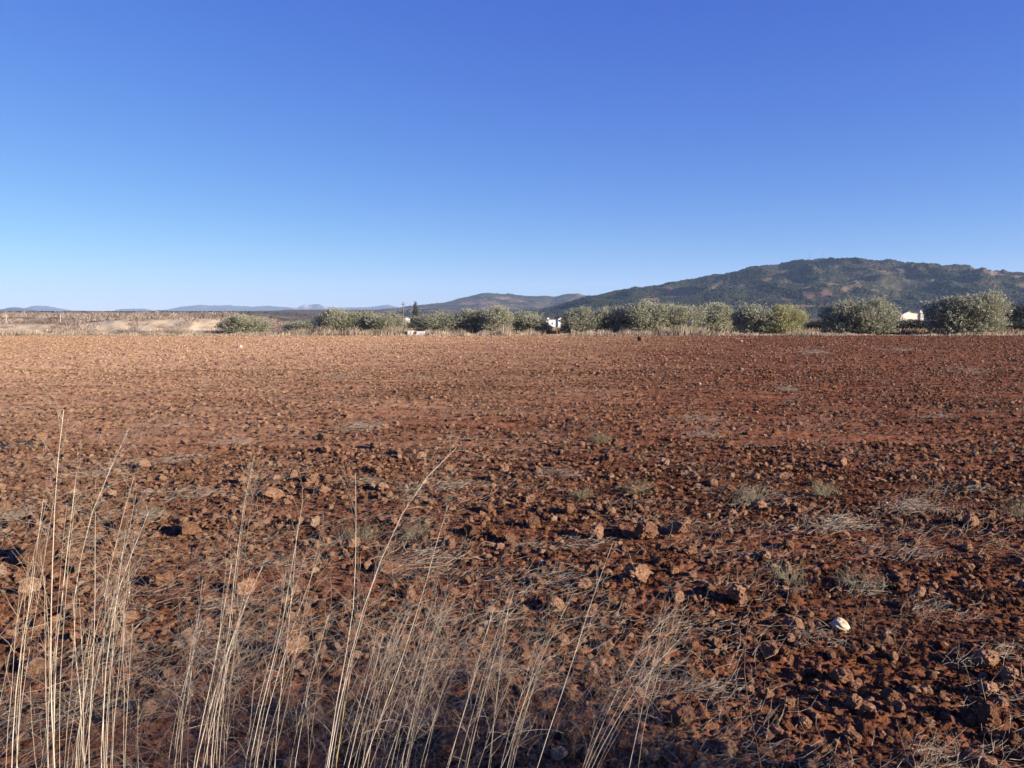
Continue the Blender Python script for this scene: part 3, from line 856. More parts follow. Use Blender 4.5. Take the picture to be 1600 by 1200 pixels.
# ------------------------------------------------------------------ buildings
def window(parent, x, z, w, h, y):
    f = MB()
    f.box(x - w / 2 - .08, x + w / 2 + .08, y - .05, y - .002, z + h / 2, z + h / 2 + .08).box(x - w / 2 - .08, x + w / 2 + .08, y - .09, y - .002, z - h / 2 - .08, z - h / 2)
    f.box(x - w / 2 - .08, x - w / 2, y - .05, y - .002, z - h / 2, z + h / 2).box(x + w / 2, x + w / 2 + .08, y - .05, y - .002, z - h / 2, z + h / 2)
    fo = f.build("window", M_PALEROOF, parent)
    MB().box(x - w / 2, x + w / 2, y - .02, y - .004, z - h / 2, z + h / 2).build("pane", M_GLASS, fo)

def block(parent, x0, x1, y0, y1, z0, z1, wall=M_WHITE, roof=M_ROOF, pitch=0.0, wins=(), door=None):
    """one volume of a house: wall, roof, windows"""
    if pitch > 0:
        xm = (x0 + x1) / 2
        MB().prism([(x0, z0), (x1, z0), (x1, z1), (xm, z1 + pitch), (x0, z1)], y0, y1).build("wall", wall, parent)
        e = 0.25
        for sgn, xa in ((-1, x0 - e), (1, x1 + e)):
            MB().prism([(xa, z1 - pitch * e / ((x1 - x0) / 2) + .01), (xm, z1 + pitch + .01), (xm, z1 + pitch + .17), (xa, z1 - pitch * e / ((x1 - x0) / 2) + .17)], y0 - .2, y1 + .2).build("roof", roof, parent)
    else:
        MB().box(x0, x1, y0, y1, z0, z1).build("wall", wall, parent)
        MB().box(x0 - .12, x1 + .12, y0 - .12, y1 + .12, z1, z1 + .16).build("roof", roof, parent)
    for (wx, wz, ww, wh) in wins: window(parent, wx, wz, ww, wh, y0)
    if door:
        MB().box(door - .5, door + .5, y0 - .04, y0 - .003, z0 + .05, z0 + 2.1).build("door", M_DOOR, parent)

def house(name, px, base_py, dep, label, rz=0.15):
    p = P(px, base_py, dep)
    t = empty(name, (p[0], dep, p[2]), rz)
    tag(t, label, "house")
    return t
# white stepped house
t = house("stepped_house", 868, 519, 240, "white stepped house on the slope seen in the gap between two olives")
q = 240 / F
def X_(a): return (a - 868) * q
block(t, X_(852), X_(876), 0, 6, -3.5, 1.15, M_WHITE, M_PALEROOF, 0, [(X_(857), .3, .35, .5), (X_(871), .3, .35, .5)], X_(860))
block(t, X_(851), X_(871), 3.0, 9, 1.0, 3.6, M_WHITE, M_PALEROOF, 0, [(X_(855), 2.6, .35, .5), (X_(866), 2.6, .35, .5)])
t2_ = MB().box(X_(876) + .02, X_(879), -.2, 4, -3.5, .3).build("terrace_wall", M_WHITE, t)
MB().box(X_(860), X_(863), 5, 5.6, 3.76, 4.3).build("chimney", M_WHITE, t)
# pale house farther up
t = house("village_house", 878, 501, 330, "tiny white house above and right of the stepped house")
q = 330 / F
block(t, -6 * q, 4 * q, 0, 6, -4.5, 0.7, M_WHITE, M_ROOF, 0.8, [(-1, 0.0, .6, .7), (0.6, 0.0, .6, .7)])
# house by the pole
t = house("white_cottage", 640, 505, 230, "white cottage behind the olives, right beside the utility pole")
q = 230 / F
block(t, -7 * q, 6 * q, 0, 6, -3.5, .55, M_WHITE, M_PALEROOF, 0, [(-.7, .0, .35, .4), (.4, .0, .35, .4)], None)
block(t, -7 * q, 1 * q, 1.5, 6, .71, 1.3, M_WHITE, M_PALEROOF, 0.3)
# cream building right
t = house("cream_farm_building", 1420, 503, 210, "cream gable-ended farm building with a small tower, between the two right-hand olives", 0.0)
q = 210 / F
h0 = 9 * q
MB().prism([(-17 * q, -4), (17 * q, -4), (17 * q, 13.0 * q), (8 * q, 14.2 * q), (1 * q, 16.4 * q), (-17 * q, 8.5 * q)], 0, 9).build("wall", M_CREAM, t)
MB().prism([(-18 * q, 8.1 * q), (1 * q, 16.45 * q), (1 * q, 17.2 * q), (-18 * q, 9.0 * q)], -.2, 9.2).build("roof", M_PALEROOF, t)
MB().prism([(1.02 * q, 16.45 * q), (8 * q, 14.3 * q), (18 * q, 13.1 * q), (18 * q, 13.9 * q), (8 * q, 15.1 * q), (1.02 * q, 17.2 * q)], -.2, 9.2).build("roof", M_ROOF, t)
MB().box(17.02 * q, 22 * q, -.3, 3, -3, 13.2 * q).build("side_wall", M_CREAM, t)
tw = MB().box(17.6 * q, 21.4 * q, .2, 2.2, 13.2 * q, 19 * q).build("tower", M_WHITE, t)
MB().box(17.2 * q, 21.8 * q, .0, 2.4, 19 * q, 19.7 * q).build("tower_cap", M_ROOF, tw)
# small white houses beyond
for (px, py, dep, w, h, lab, rf) in [(1224, 499, 420, 13, 6, "small low white house seen between the yellowish olive and the round pair", M_PALEROOF),
        (1128, 506, 300, 9, 5, "little white shed beside the set-back olive", M_PALEROOF), (1391, 489, 700, 5, 3, "tiny white hut just above left of the cream building", M_ROOF),
        (244, 489.5, 1500, 18, 2.6, "long low white warehouse on the far plain", M_PALEROOF), (275, 490, 1600, 24, 2.4, "long cream farm sheds on the far plain right of the warehouse", M_ROOF),
        (122, 491.5, 900, 16, 2.6, "earth-coloured farmhouse on the far plain at left", M_ROOF), (30, 497, 300, 6, 2, "small pale hut in the brown scrub at far left", M_PALEROOF),
        (1085, 497, 600, 8, 4, "pale hamlet house glimpsed above the central clump", M_ROOF), (975, 492, 900, 7, 3, "small pale house under the hill's left foot", M_ROOF)]:
    t = house("distant_house", px, py, dep, lab)
    q = dep / F
    ww = w * q / 2
    block(t, -ww, ww, 0, 7, -6, h * q * .8, M_WHITE if rf is M_PALEROOF else M_CREAM, rf, max(.2, h * q * .3), [(-ww * .5, h * q * .35, .7, .8), (0, h * q * .35, .7, .8), (ww * .5, h * q * .35, .7, .8)])

# white boxes under the trees
for (px, py, wpx, hpx, lab) in [(641, 527, 8, 5.5, "upright white box standing in the dry grass below the utility pole"), (657, 527, 12, 4.5, "wide low white box in the dry grass, right one of the two")]:
    dep = 54.9; p = P(px, py, dep); g0 = float(terr(p[0] / dep, dep)); q = dep / F
    t = empty("white_box", (p[0], dep, g0 - .02)); tag(t, lab, "box", "white boxes under the olives")
    w = wpx * q / 2; h = hpx * q
    MB().box(-w, w, 0, .42, 0, h + .05).build("body", M_BOX, t)
    MB().box(-w - .02, w + .02, -.02, .44, h + .052, h + .10).build("lid", M_BOX, t)
    MB().box(-w * .4, w * .4, -.012, -.001, h * .6, h * .6 + .03).build("handle", M_METAL, t)

# ------------------------------------------------------------------ grasses of the field margin and scrub
def blades(name, xs, ys_, zs, hs, mat, width=0.02, lean=0.25, seed=0, per=1):
    r = np.random.default_rng(seed); n = len(xs)
    base = np.stack([xs, ys_, zs], -1)
    a = r.uniform(0, math.pi, n); wv = np.stack([np.cos(a), np.sin(a) * 0.6, np.zeros(n)], -1) * (width * (0.5 + r.random(n)))[:, None]
    ln = r.normal(0, lean, (n, 2)) * hs[:, None]; ln[:, 0] += 0.12 * hs
    mid = base + np.stack([ln[:, 0] * .35, ln[:, 1] * .35, hs * .6], -1)
    tip = base + np.stack([ln[:, 0], ln[:, 1], hs], -1)
    v = np.stack([base - wv, base + wv, mid + wv * .8, mid - wv * .8, tip], 1).reshape(-1, 3)
    i = np.arange(n) * 5
    q = np.stack([i, i + 1, i + 2, i + 3], -1); t = np.stack([i + 3, i + 2, i + 4], -1)
    o = mesh_np(name, v, q, t, mat); tag(o, kind='stuff')
    return o

r = np.random.default_rng(21)
n = 52000
mx = r.uniform(-44, 44, n); my = 52.9 + 2.9 * r.random(n) ** 0.9 + 0.7 * fbm(mx * 0.25, mx * 0 + .5, 3, 207)
tall = fbm(mx * 0.9, my * 0.5, 3, 200)
hgt = (0.16 + 0.55 * np.clip(0.45 + tall, 0, 1)) * (0.5 + 0.7 * r.random(n))
lf = sstep(-0.38, -0.20, mx / my)
hgt *= 0.62 + 0.38 * lf
hgt *= 1 - 0.45 * sstep(0.24, 0.34, mx / my)
hgt *= 0.75 + 0.5 * sstep(-0.1, 0.35, fbm(mx * 0.22, my * 0.1, 2, 205))
hgt *= np.where((mx / my > 0.46) & (mx / my < 0.53), 0.5, 1)
hgt *= np.where((mx / my > 0.035) & (mx / my < 0.075), 0.35, 1)
hgt *= np.where((mx / my > -0.14) & (mx / my < -0.105) & (my < 54.9), 0.25, 1)
mz = np.where(my < 53.4, field_h(mx, np.minimum(my, 53.3)), terr(mx / my, my)) - 0.02
blades("margin_grass", mx, my, mz, hgt, M_MARGIN, 0.014, 0.2, 22)
# dry tawny strip seen through the gaps
n = 26000
my = r.uniform(56, 74, n); mx = r.uniform(-0.24, 0.75, n) * my
blades("tawny_grass", mx, my, terr(mx / my, my) - 0.02, 0.15 + 0.3 * r.random(n), M_DRYFIELD, 0.03, 0.3, 23)
# low scrub in front of the bank
n = 36000
ttx = r.uniform(-0.78, -0.26, n); my = 55.5 + 19.5 * r.random(n) ** 1.5
mk = fbm(ttx * my * .35, my * .3, 3, 210) + 0.4 * r.random(n) > -0.02 + 0.42 * sstep(63, 67, my)
ttx, my = ttx[mk], my[mk]; n = len(my)
blades("low_bank_scrub", ttx * my, my, terr(ttx, my) - 0.03, (0.14 + 0.40 * r.random(n)), M_SCRUB, 0.022, 0.7, 24)
# brown leafless scrub above the bank
nc_ = 2600
cy_ = 74 * (330 / 74) ** (r.random(nc_) ** 1.15); ct_ = r.uniform(-0.86, -0.22, nc_)
cr_ = r.uniform(.5, 1.5, nc_); chh = r.uniform(.35, 1.0, nc_) ** 1.3 * np.clip(.75 + fbm(ct_ * cy_ * .05, cy_ * .05, 2, 230), .35, 1.5)
clow = sstep(-0.48, -0.57, ct_)
ok_ = (cy_ > 76 + 9 * clow) & (fbm(ct_ * cy_ * .06, cy_ * .04, 3, 220) > -.28)
cy_, ct_, cr_, chh = cy_[ok_], ct_[ok_], cr_[ok_], chh[ok_]
kk = r.integers(0, len(cy_), 75000)
gx1 = ct_[kk] * cy_[kk] + r.normal(0, .55, len(kk)) * cr_[kk]; my = cy_[kk] + r.normal(0, .5, len(kk)) * cr_[kk]
dd = np.hypot(gx1 - ct_[kk] * cy_[kk], my - cy_[kk]) / cr_[kk]
hh = (0.12 + chh[kk] * np.clip(1 - .5 * dd, .1, 1)) * (0.5 + .6 * r.random(len(kk)))
ttx = gx1 / my
blades("brown_scrub", ttx * my, my, terr(ttx, my) - 0.05, hh, M_SCRUB, 0.040, 0.75, 25)

# ------------------------------------------------------------------ clods
def ico(sub):
    import bmesh
    bm = bmesh.new(); bmesh.ops.create_icosphere(bm, subdivisions=sub, radius=1.0)
    v = np.array([x.co[:] for x in bm.verts]); f = np.array([[a.index for a in p.verts] for p in bm.faces])
    bm.free(); return v, f
ICO3 = ico(3); ICO4 = ico(4)
def clod_shape(seed, src, angular=0.5, rough=1.0):
    r = np.random.default_rng(seed)
    v, f = src; v = v.copy()
    # flat facets, as broken earth
    for _ in range(int(7 + angular * 8)):
        nrm = r.normal(size=3); nrm /= np.linalg.norm(nrm); d = r.uniform(0.55, 0.92)
        k = v @ nrm - d
        v = v - np.clip(k, 0, None)[:, None] * nrm * 0.9
    u = v * 1.7
    n1 = perlin(u[:, 0] + 1.1 * u[:, 2], u[:, 1] - 0.9 * u[:, 2], seed) * 0.16
    u = v * 4.4
    n2 = perlin(u[:, 0] + 1.3 * u[:, 2], u[:, 1] - 1.7 * u[:, 2], seed + 5) * 0.13
    u = v * 10
    n3 = perlin(u[:, 0] + 1.1 * u[:, 2], u[:, 1] - 1.3 * u[:, 2], seed + 8) * 0.05
    ln = np.linalg.norm(v, axis=1)[:, None]
    v = v * (1 + (n1 + rough * (n2 + n3))[:, None] / np.maximum(ln, .3))
    return v, f
clod_meshes = []
for i in range(12):
    v, f = clod_shape(900 + i, ICO4, [0.1, 0.5, 1.0][i % 3])
    o = mesh_np("earth_clod", v, None, f, M_CLOD); clod_meshes.append(o.data); bpy.data.objects.remove(o)
stone_v, stone_f = clod_shape(955, ICO4, 0.6, 0.0)
o = mesh_np("white_stone", stone_v, None, stone_f, M_STONE); stone_mesh = o.data; bpy.data.objects.remove(o)

def put_clod(px, py, wpx, hpx=None, label=None, mesh=None, name="earth_clod", group="clods of red earth lying on the ploughed field", cat="clod", sink=0.3, rz=None):
    hpx = hpx or wpx * 0.8
    x, y = ground_at(px, py)
    q = math.hypot(y, CAM_H) / F
    a = wpx * q / 2; hz_ = hpx * q / 2
    o = bpy.data.objects.new(name, mesh or random.choice(clod_meshes[8:])); COL.objects.link(o)
    a *= 1.15; hz_ *= 1.15
    o.location = (x, y + a * .5, float(field_h(x, y + a * .5)) + hz_ * (1 - sink))
    o.scale = (a, a * random.uniform(.8, 1.1), hz_)
    o.rotation_euler = (random.uniform(-.3, .3), random.uniform(-.3, .3), random.uniform(0, 6.28) if rz is None else rz)
    tag(o, label, cat, group)
    return o

special = [
    (1548, 1140, 36, 32, "large rounded red clod near the bottom right corner"),
    (1513, 1128, 20, 20, "squarish clod just left of the large rounded one at bottom right"),
    (1141, 1172, 24, 24, "upright clod with pointed top at the bottom, right of the brown twig's foot"),
    (995, 918, 42, 34, "large round red clod in the middle right, casting a dark shadow to its left"),
    (932, 842, 22, 26, "smooth upright orange clod standing on its edge"),
    (1010, 843, 30, 26, "rough pale-orange clod right of the upright smooth one"),
    (1062, 840, 30, 20, "wide clod right of the rough pale-orange one"),
    (948, 728, 22, 16, "flat bright-orange stone-like clod lying alone in mid field"),
    (698, 864, 34, 20, "long pale clod behind the large grey straw bundle"),
    (292, 832, 26, 22, "clod with a deep black hollow below it, left of centre"),
    (48, 885, 64, 28, "wide low mound of pale earth at the left edge"),
    (104, 880, 34, 22, "round pale clod behind the thick left grass stalks"),
    (58, 698, 24, 18, "bright pale clod at the left, behind the tallest grass stalk"),
    (425, 780, 30, 18, "pale wedge-shaped clod left of centre"),
    (460, 1030, 34, 32, "round clod behind the leaning stalks at lower left of centre"),
    (697, 1164, 30, 24, "bright rounded clod at the bottom behind thin straws"),
    (712, 1198, 54, 40, "big brown block of earth cut off by the bottom edge"),
    (1078, 1060, 26, 30, "tall rough clod at the end of the bent grass tips"),
    (1152, 945, 30, 26, "dark-sided clod in the lower right half, right of a black shadow"),
    (250, 915, 34, 24, "broad clod behind the left grass clump"),
    (460, 925, 20, 14, "small bright clod right of the wispy grass at left of centre"),
    (1320, 1062, 28, 22, "clod in the lower right below the white stone"),
    (1205, 1028, 22, 20, "clod right of the brown twig, lower right"),
    (1450, 1085, 22, 18, "clod left of the thin twig at the bottom right"),
    (1580, 1060, 30, 22, "ragged clod at the right edge above the corner"),
    (610, 892, 34, 14, "low flat clod under the thin bent stalk in the middle"),
    (505, 690, 20, 12, "pale clod in the middle distance left of centre"),
    (313, 649, 14, 11, "small bright clod in the left middle distance"),
]
used = []
for i, (px, py, w, h, lab) in enumerate(special):
    put_clod(px, py, w, h, lab, clod_meshes[8 + i % 4]); used.append((px, py))
put_clod(1318, 985, 26, 20, "white stone, the only large white one in the near field", stone_mesh, "white_stone", None, "stone", sink=.35)
put_clod(373, 544, 8, 6, "pale pointed stone far off near the left end of the field", stone_mesh, "pale_stone", "pale stones in the far field", "stone")
put_clod(1158, 534.5, 6, 3, "small flat white stone at the far edge of the field below an olive", stone_mesh, "pale_stone", "pale stones in the far field", "stone")
put_clod(1094, 601, 5, 3.5, "small pale stone in the far right middle field", stone_mesh, "pale_stone", "pale stones in the far field", "stone")
put_clod(848, 880, 7, 8, "small white pebble beside the straw in the centre", stone_mesh, "pale_stone", "small pale stones in the near field", "stone")
put_clod(1384, 789, 8, 5, "small pale pebble right of centre in mid field", stone_mesh, "pale_stone", "small pale stones in the near field", "stone")

nn = 0; tries = 0
rr = random.Random(5)
while nn < 262 and tries < 20000:
    tries += 1
    px = rr.uniform(-20, 1620); py = 488 + (1971 / rr.uniform(2.7, 9.5) ** 1.0)
    if py > 1215: continue
    x, y = ground_at(px, py)
    if float(tex_mask(x, y)) < rr.random() * 0.9: continue
    wm = (0.045 + 0.075 * rr.random() ** 2.4)
    w = wm / (math.hypot(y, CAM_H) / F)
    if w < 10 or any(abs(px - a) < w and abs(py - b) < w * .8 for a, b in used): continue
    used.append((px, py))
    put_clod(px, py, w, w * rr.uniform(.6, .95), "rough lump of red-brown earth among many alike on the ploughed ground", clod_meshes[8 + nn % 4], group="many look-alike earth clods scattered over the near field")
    nn += 1

protos = [bpy.data.objects.new("earth_clod", clod_meshes[i]) for i in range(8)]
for i, p in enumerate(protos):
    COL.objects.link(p)
    px, py = [(1230, 1110), (880, 1010), (1400, 900), (1080, 900), (560, 800), (220, 790), (1330, 1150), (760, 820)][i]
    x, y = ground_at(px, py); s_ = .035
    p.location = (x, y, float(field_h(x, y)) + .015); p.scale = (s_, s_, s_ * .8)
    tag(p, "rough lump of red-brown earth among many alike on the ploughed ground", "clod", "many look-alike earth clods scattered over the near field")

def clod_points(n, y0, y1, smin, smax, pw, seed, thr=0.9, margin=0.72, bias=1.0):
    r = np.random.default_rng(seed)
    y = np.sqrt(y0 ** 2 + (y1 ** 2 - y0 ** 2) * r.random(n) ** bias)
    x = r.uniform(-1, 1, n) * (margin * y + 1.3)
    keep = tex_mask(x, y) + 0.12 > r.random(n) * thr
    x, y = x[keep], y[keep]; n = len(x)
    s = smin + (smax - smin) * r.random(n) ** pw
    sc = np.stack([s * r.uniform(.8, 1.3, n), s * r.uniform(.8, 1.3, n), s * r.uniform(.6, 1.0, n)], -1)
    z = field_h(x, y) + s * 0.3
    rot = np.stack([r.uniform(-.6, .6, n), r.uniform(-.6, .6, n), r.uniform(0, 6.28, n)], -1)
    return np.stack([x, y, z], -1), sc, rot, r.integers(0, 8, n)
def scatter_clods(name, sets, pr):
    pts = np.concatenate([a[0] for a in sets]); sc_ = np.concatenate([a[1] for a in sets]); ro = np.concatenate([a[2] for a in sets]); ix = np.concatenate([a[3] for a in sets]) % len(pr)
    gn_scatter(name, pts, sc_, pr[0].data.materials[0], rot=ro, proto=pr, idx=ix)
scatter_clods("scattered_clods", [clod_points(17000, 1.6, 9.5, .008, .030, 2.4, 31, 1.3), clod_points(44000, 5, 22, .010, .036, 3.0, 33, 1.2), clod_points(42000, 20, 53, .018, .050, 2.4, 34, 1.1)], protos)
dark_protos = []
for i in range(4):
    o = mesh_np("earth_clod", *[(lambda vf: (vf[0], None, vf[1]))(clod_shape(940 + i, ICO3, [0.2, 0.8][i % 2]))][0], M_CRUMB)
    px, py = [(1350, 1010), (1000, 980), (820, 900), (1470, 1020)][i]
    x, y = ground_at(px, py); o.location = (x, y, float(field_h(x, y)) + .012); o.scale = (.03, .028, .022)
    tag(o, "rough lump of red-brown earth among many alike on the ploughed ground", "clod", "many look-alike earth clods scattered over the near field")
    dark_protos.append(o)
scatter_clods("crumbled_earth", [clod_points(30000, 1.6, 9.5, .005, .022, 2.4, 41, 0.9), clod_points(170000, 1.6, 8, .0025, .009, 1.5, 42, 0.6), clod_points(60000, 8, 22, .007, .026, 2.6, 43, 0.9), clod_points(50000, 20, 53, .016, .038, 2.0, 44, 1.0)], dark_protos)

# dark stump at the far edge
x, y = ground_at(1001, 533)
t = empty("tree_stump", (x, y, float(field_h(x, y)) - .02)); tag(t, "dark reddish stump at the far field edge before the central olive clump", "stump")
v, f = clod_shape(77, ICO3, .8); v = v * np.array((.24, .2, .2)) + np.array((0, 0, .14))
mesh_np("stump_wood", v, None, f, M_STUMP, t)
MB().tube([(.1, 0, .2), (.16, .02, .29), (.15, .02, .34)], [.05, .035, .02], 6).build("broken_branch", M_STUMP, t, True)

# ------------------------------------------------------------------ straw bundles and weeds on the field
def straw_bundle(seed, n, spread, length, rad, lift=0.05):
    r = np.random.default_rng(seed); S = Strands()
    main = r.uniform(-0.4, 0.8); subs = [(r.normal(0, spread * 1.1), r.normal(0, spread * .6)) for _ in range(r.integers(3, 6))]
    for i in range(n):
        sc0 = subs[r.integers(0, len(subs))]
        p = np.array((sc0[0] + r.normal(0, spread * .55), sc0[1] + r.normal(0, spread * .32), abs(r.normal(0, lift * .5)) + .006))
        a = main + r.normal(0, .75)
        dirv = (math.cos(a), math.sin(a), r.normal(0.05, .22))
        pts = wiggle(p - np.array(dirv) * .3 * length, dirv, length * r.uniform(.4, 1.2), 5, .7, .15, r)
        pts[:, 2] = np.maximum(pts[:, 2], .004)
        pts[:, 2] += lift * .6 * max(0, r.normal(.3, .5)) * np.sin(np.linspace(.2, 3.0, len(pts)))
        S.add(pts, rad * r.uniform(.6, 1.4))
    o = S.build("straw", M_GREYSTRAW); me = o.data; bpy.data.objects.remove(o); return me
bundle_meshes = [straw_bundle(40 + i, 105, .21, .21, .0015) for i in range(5)]
bundles = [
    (720, 880, 150, "largest bundle of tangled grey straw, centre of the near field"), (905, 925, 120, "pale combed straw heap right of centre behind the tall thin stalk"),
    (900, 862, 90, "grey straw heap just above the pale combed one"), (1215, 785, 110, "bright straw patch in the right middle field"),
    (1290, 830, 130, "wide grey straw scatter below the bright straw patch"), (1385, 918, 100, "fuzzy mat of dead grass above right of the white stone"),
    (1495, 962, 90, "curled tuft of dead grass right of the white stone"), (1555, 1030, 90, "straw with pale straight stems near the right edge"),
    (1110, 1085, 90, "thin straw tangle left of the brown twig"), (1410, 800, 110, "straw scatter near the right edge of the middle field"),
    (590, 671, 80, "dark grey straw wisp in the middle distance left of centre"), (380, 694, 60, "greenish-grey straw wisp in the left middle distance"),
    (280, 720, 80, "grey straw wisp behind the left grass heads"), (545, 592, 36, "small dark straw heap far off left of centre"), (648, 590, 30, "small dark straw heap far off, right of the other"),
    (1245, 612, 44, "dark straw heap in the far right field"), (1105, 658, 50, "round grey straw heap in the right middle distance"), (1465, 653, 50, "pale straight straw lying in the far right field"),
    (1415, 549, 40, "dark straw streak near the far right edge"), (1260, 553, 60, "long dark straw streak far off on the right"), (1120, 682, 60, "pale straw streak right of centre"),
    (890, 750, 60, "straw wisp left of the flat orange clod's row"), (700, 770, 70, "thin straw streak in mid field"), (320, 780, 90, "grey straw by the pale wedge-shaped clod"),
    (215, 812, 70, "short straw streak left of the clod with the black hollow"), (40, 815, 70, "straw wisp at the left edge"), (180, 740, 60, "straw wisp behind the leaning left stalks"),
    (1510, 770, 70, "short straw stems near the right edge, middle field"), (1450, 870, 90, "loose straw above the curled tuft"), (560, 760, 60, "sparse straw left of the tall straight stalk"),
    (1500, 1185, 120, "loose straw in the bottom right corner"), (1300, 1010, 70, "sparse straw beside the white stone"), (30, 700, 60, "straw wisp at the left edge beside the bright pale clod"), (1530, 585, 46, "thin straw streak in the far right corner of the field"),
]
SG = "bundles of dead straw lying on the field"
for i, (px, py, wpx, lab) in enumerate(bundles):
    x, y = ground_at(px, py); w = wpx / F * y
    t = empty("straw_bundle", (x, y, float(field_h(x, y)) + .012), random.uniform(-.25, .25)); tag(t, lab, "straw", SG)
    k = bpy.data.objects.new("straw", bundle_meshes[i % 5]); COL.objects.link(k); k.parent = t
    s = w / .55; k.scale = (s, s * .9 * (1 if y < 12 else 1.4), max(.7, min(s, 2.2)))
# stray straws
S = Strands(); r = np.random.default_rng(52)
for i in range(22000):
    y = 2.0 * (26 / 2.0) ** (r.random() ** .85); x = r.uniform(-.72, .72) * y
    if perlin(x * .9, y * .6, 57) < -.15 + .3 * r.random(): continue
    a = r.normal(0.2, .8); L = r.uniform(.04, .17)
    p = np.array((x, y, float(0)))
    pts = wiggle(p, (math.cos(a), math.sin(a), r.normal(0, .12)), L, 3, .6, 0, r)
    pts[:, 2] = field_h(pts[:, 0], pts[:, 1]) + .012 + np.abs(pts[:, 2]) + .012 * r.random()
    S.add(pts, .0009 + .00006 * y)
tag(S.build("stray_straws", M_GREYSTRAW), kind='stuff')

def weed(seed, n=90, h=.16):
    r = np.random.default_rng(seed); S = Strands()
    for i in range(n):
        a = r.uniform(0, 6.28); q = abs(r.normal(0, .04))
        pts = wiggle((math.cos(a) * q, math.sin(a) * q, 0), (math.cos(a) * .7, math.sin(a) * .7, r.uniform(.5, 1.4)), h * r.uniform(.5, 1.3), 5, .6, .4, r)
        S.add(pts, .0014)
        if r.random() < .7:
            S.add(wiggle(pts[3], r.normal(size=3) + np.array((0, 0, .5)), h * .35, 3, .5, 0, r), .0009)
    o = S.build("foliage", M_WEED); me = o.data; bpy.data.objects.remove(o); return me
weeds = [weed(60 + i) for i in range(3)]
for i, (px, py, wpx, lab) in enumerate([(995, 775, 50, "yellow-green weed tuft right of centre in mid field"), (1175, 785, 60, "olive-green weed tuft in the bright straw patch"), (908, 778, 36, "small greyish-green weed left of the yellow-green tuft"),
        (648, 838, 60, "pale green weed behind the largest straw bundle"), (1285, 778, 50, "dull green weed right of the bright straw patch"), (940, 690, 36, "small dull weed in the middle distance"), (1345, 912, 70, "brownish-green weed above the white stone"),
        (1232, 905, 60, "dry brown-green weed right of the dark-sided clod"), (1600, 805, 60, "green weed at the right edge in mid field"), (232, 800, 36, "small dull weed at the left, by the straw"), (560, 840, 60, "olive weed right below the tall straight stalk's middle")]):
    x, y = ground_at(px, py); s = wpx / F * y / .28
    t = empty("weed", (x, y, float(field_h(x, y)) - .002), i * 1.3); tag(t, lab, "weed", "small weeds growing in the field")
    k = bpy.data.objects.new("foliage", weeds[i % 3]); COL.objects.link(k); k.parent = t; k.scale = (s, s, s)

# ------------------------------------------------------------------ wispy tangled dry grass at the verge
r = np.random.default_rng(99); S = Strands()
patches = [(330, 1010, 90, 300), (390, 930, 60, 170), (620, 1060, 120, 420), (700, 980, 110, 330), (820, 1060, 110, 330), (760, 1150, 120, 260), (960, 1080, 80, 220), (1010, 1000, 60, 120), (470, 1100, 100, 220), (560, 930, 90, 170),
           (150, 700, 45, 60), (170, 860, 70, 120), (60, 1080, 70, 110), (230, 1120, 80, 120), (880, 950, 80, 120), (640, 840, 40, 60), (1120, 1100, 60, 70), (1370, 930, 45, 60), (1000, 1160, 90, 130), (350, 1150, 90, 200), (560, 1170, 90, 200)]
for (px, py, rad, n) in patches:
    gx_, gy_ = ground_at(px, min(py + 60, 1290))
    gy_ = max(gy_, 1.55)
    sp = rad / F * gy_
    for i in range(int(n * .42)):
        x = gx_ + r.normal(0, sp * .75); y = gy_ + r.normal(0, .22) + (.25 if py < 900 else 0)
        y = max(y, 1.25)
        L = r.uniform(.12, .42)
        a = r.uniform(0, 6.28)
        d = (math.cos(a) * .6 + .25, math.sin(a) * .6, r.uniform(.3, 1.5))
        pts = wiggle((x, y, float(field_h(x, y)) - .005), d, L, 7, 1.1, .9, r)
        S.add(pts, .0006)
        for _ in range(2):
            q_ = pts[r.integers(2, 7)]
            S.add(wiggle(q_, r.normal(size=3) + np.array((.2, 0, .4)), L * r.uniform(.2, .45), 4, .9, .3, r), .0004)
tag(S.build("wispy_dry_grass", M_WISP), kind='stuff')

# ------------------------------------------------------------------ tall stalks
def smooth_path(pts, n=14):
    pts = np.asarray(pts, float)
    t = np.concatenate([[0], np.cumsum(np.linalg.norm(np.diff(pts, axis=0), axis=1))]); t /= t[-1]
    u = np.linspace(0, 1, n)
    out = np.stack([np.interp(u, t, pts[:, k]) for k in range(3)], -1)
    for _ in range(1):
        out[1:-1] = (out[:-2] + 2 * out[1:-1] + out[2:]) / 4
    return out

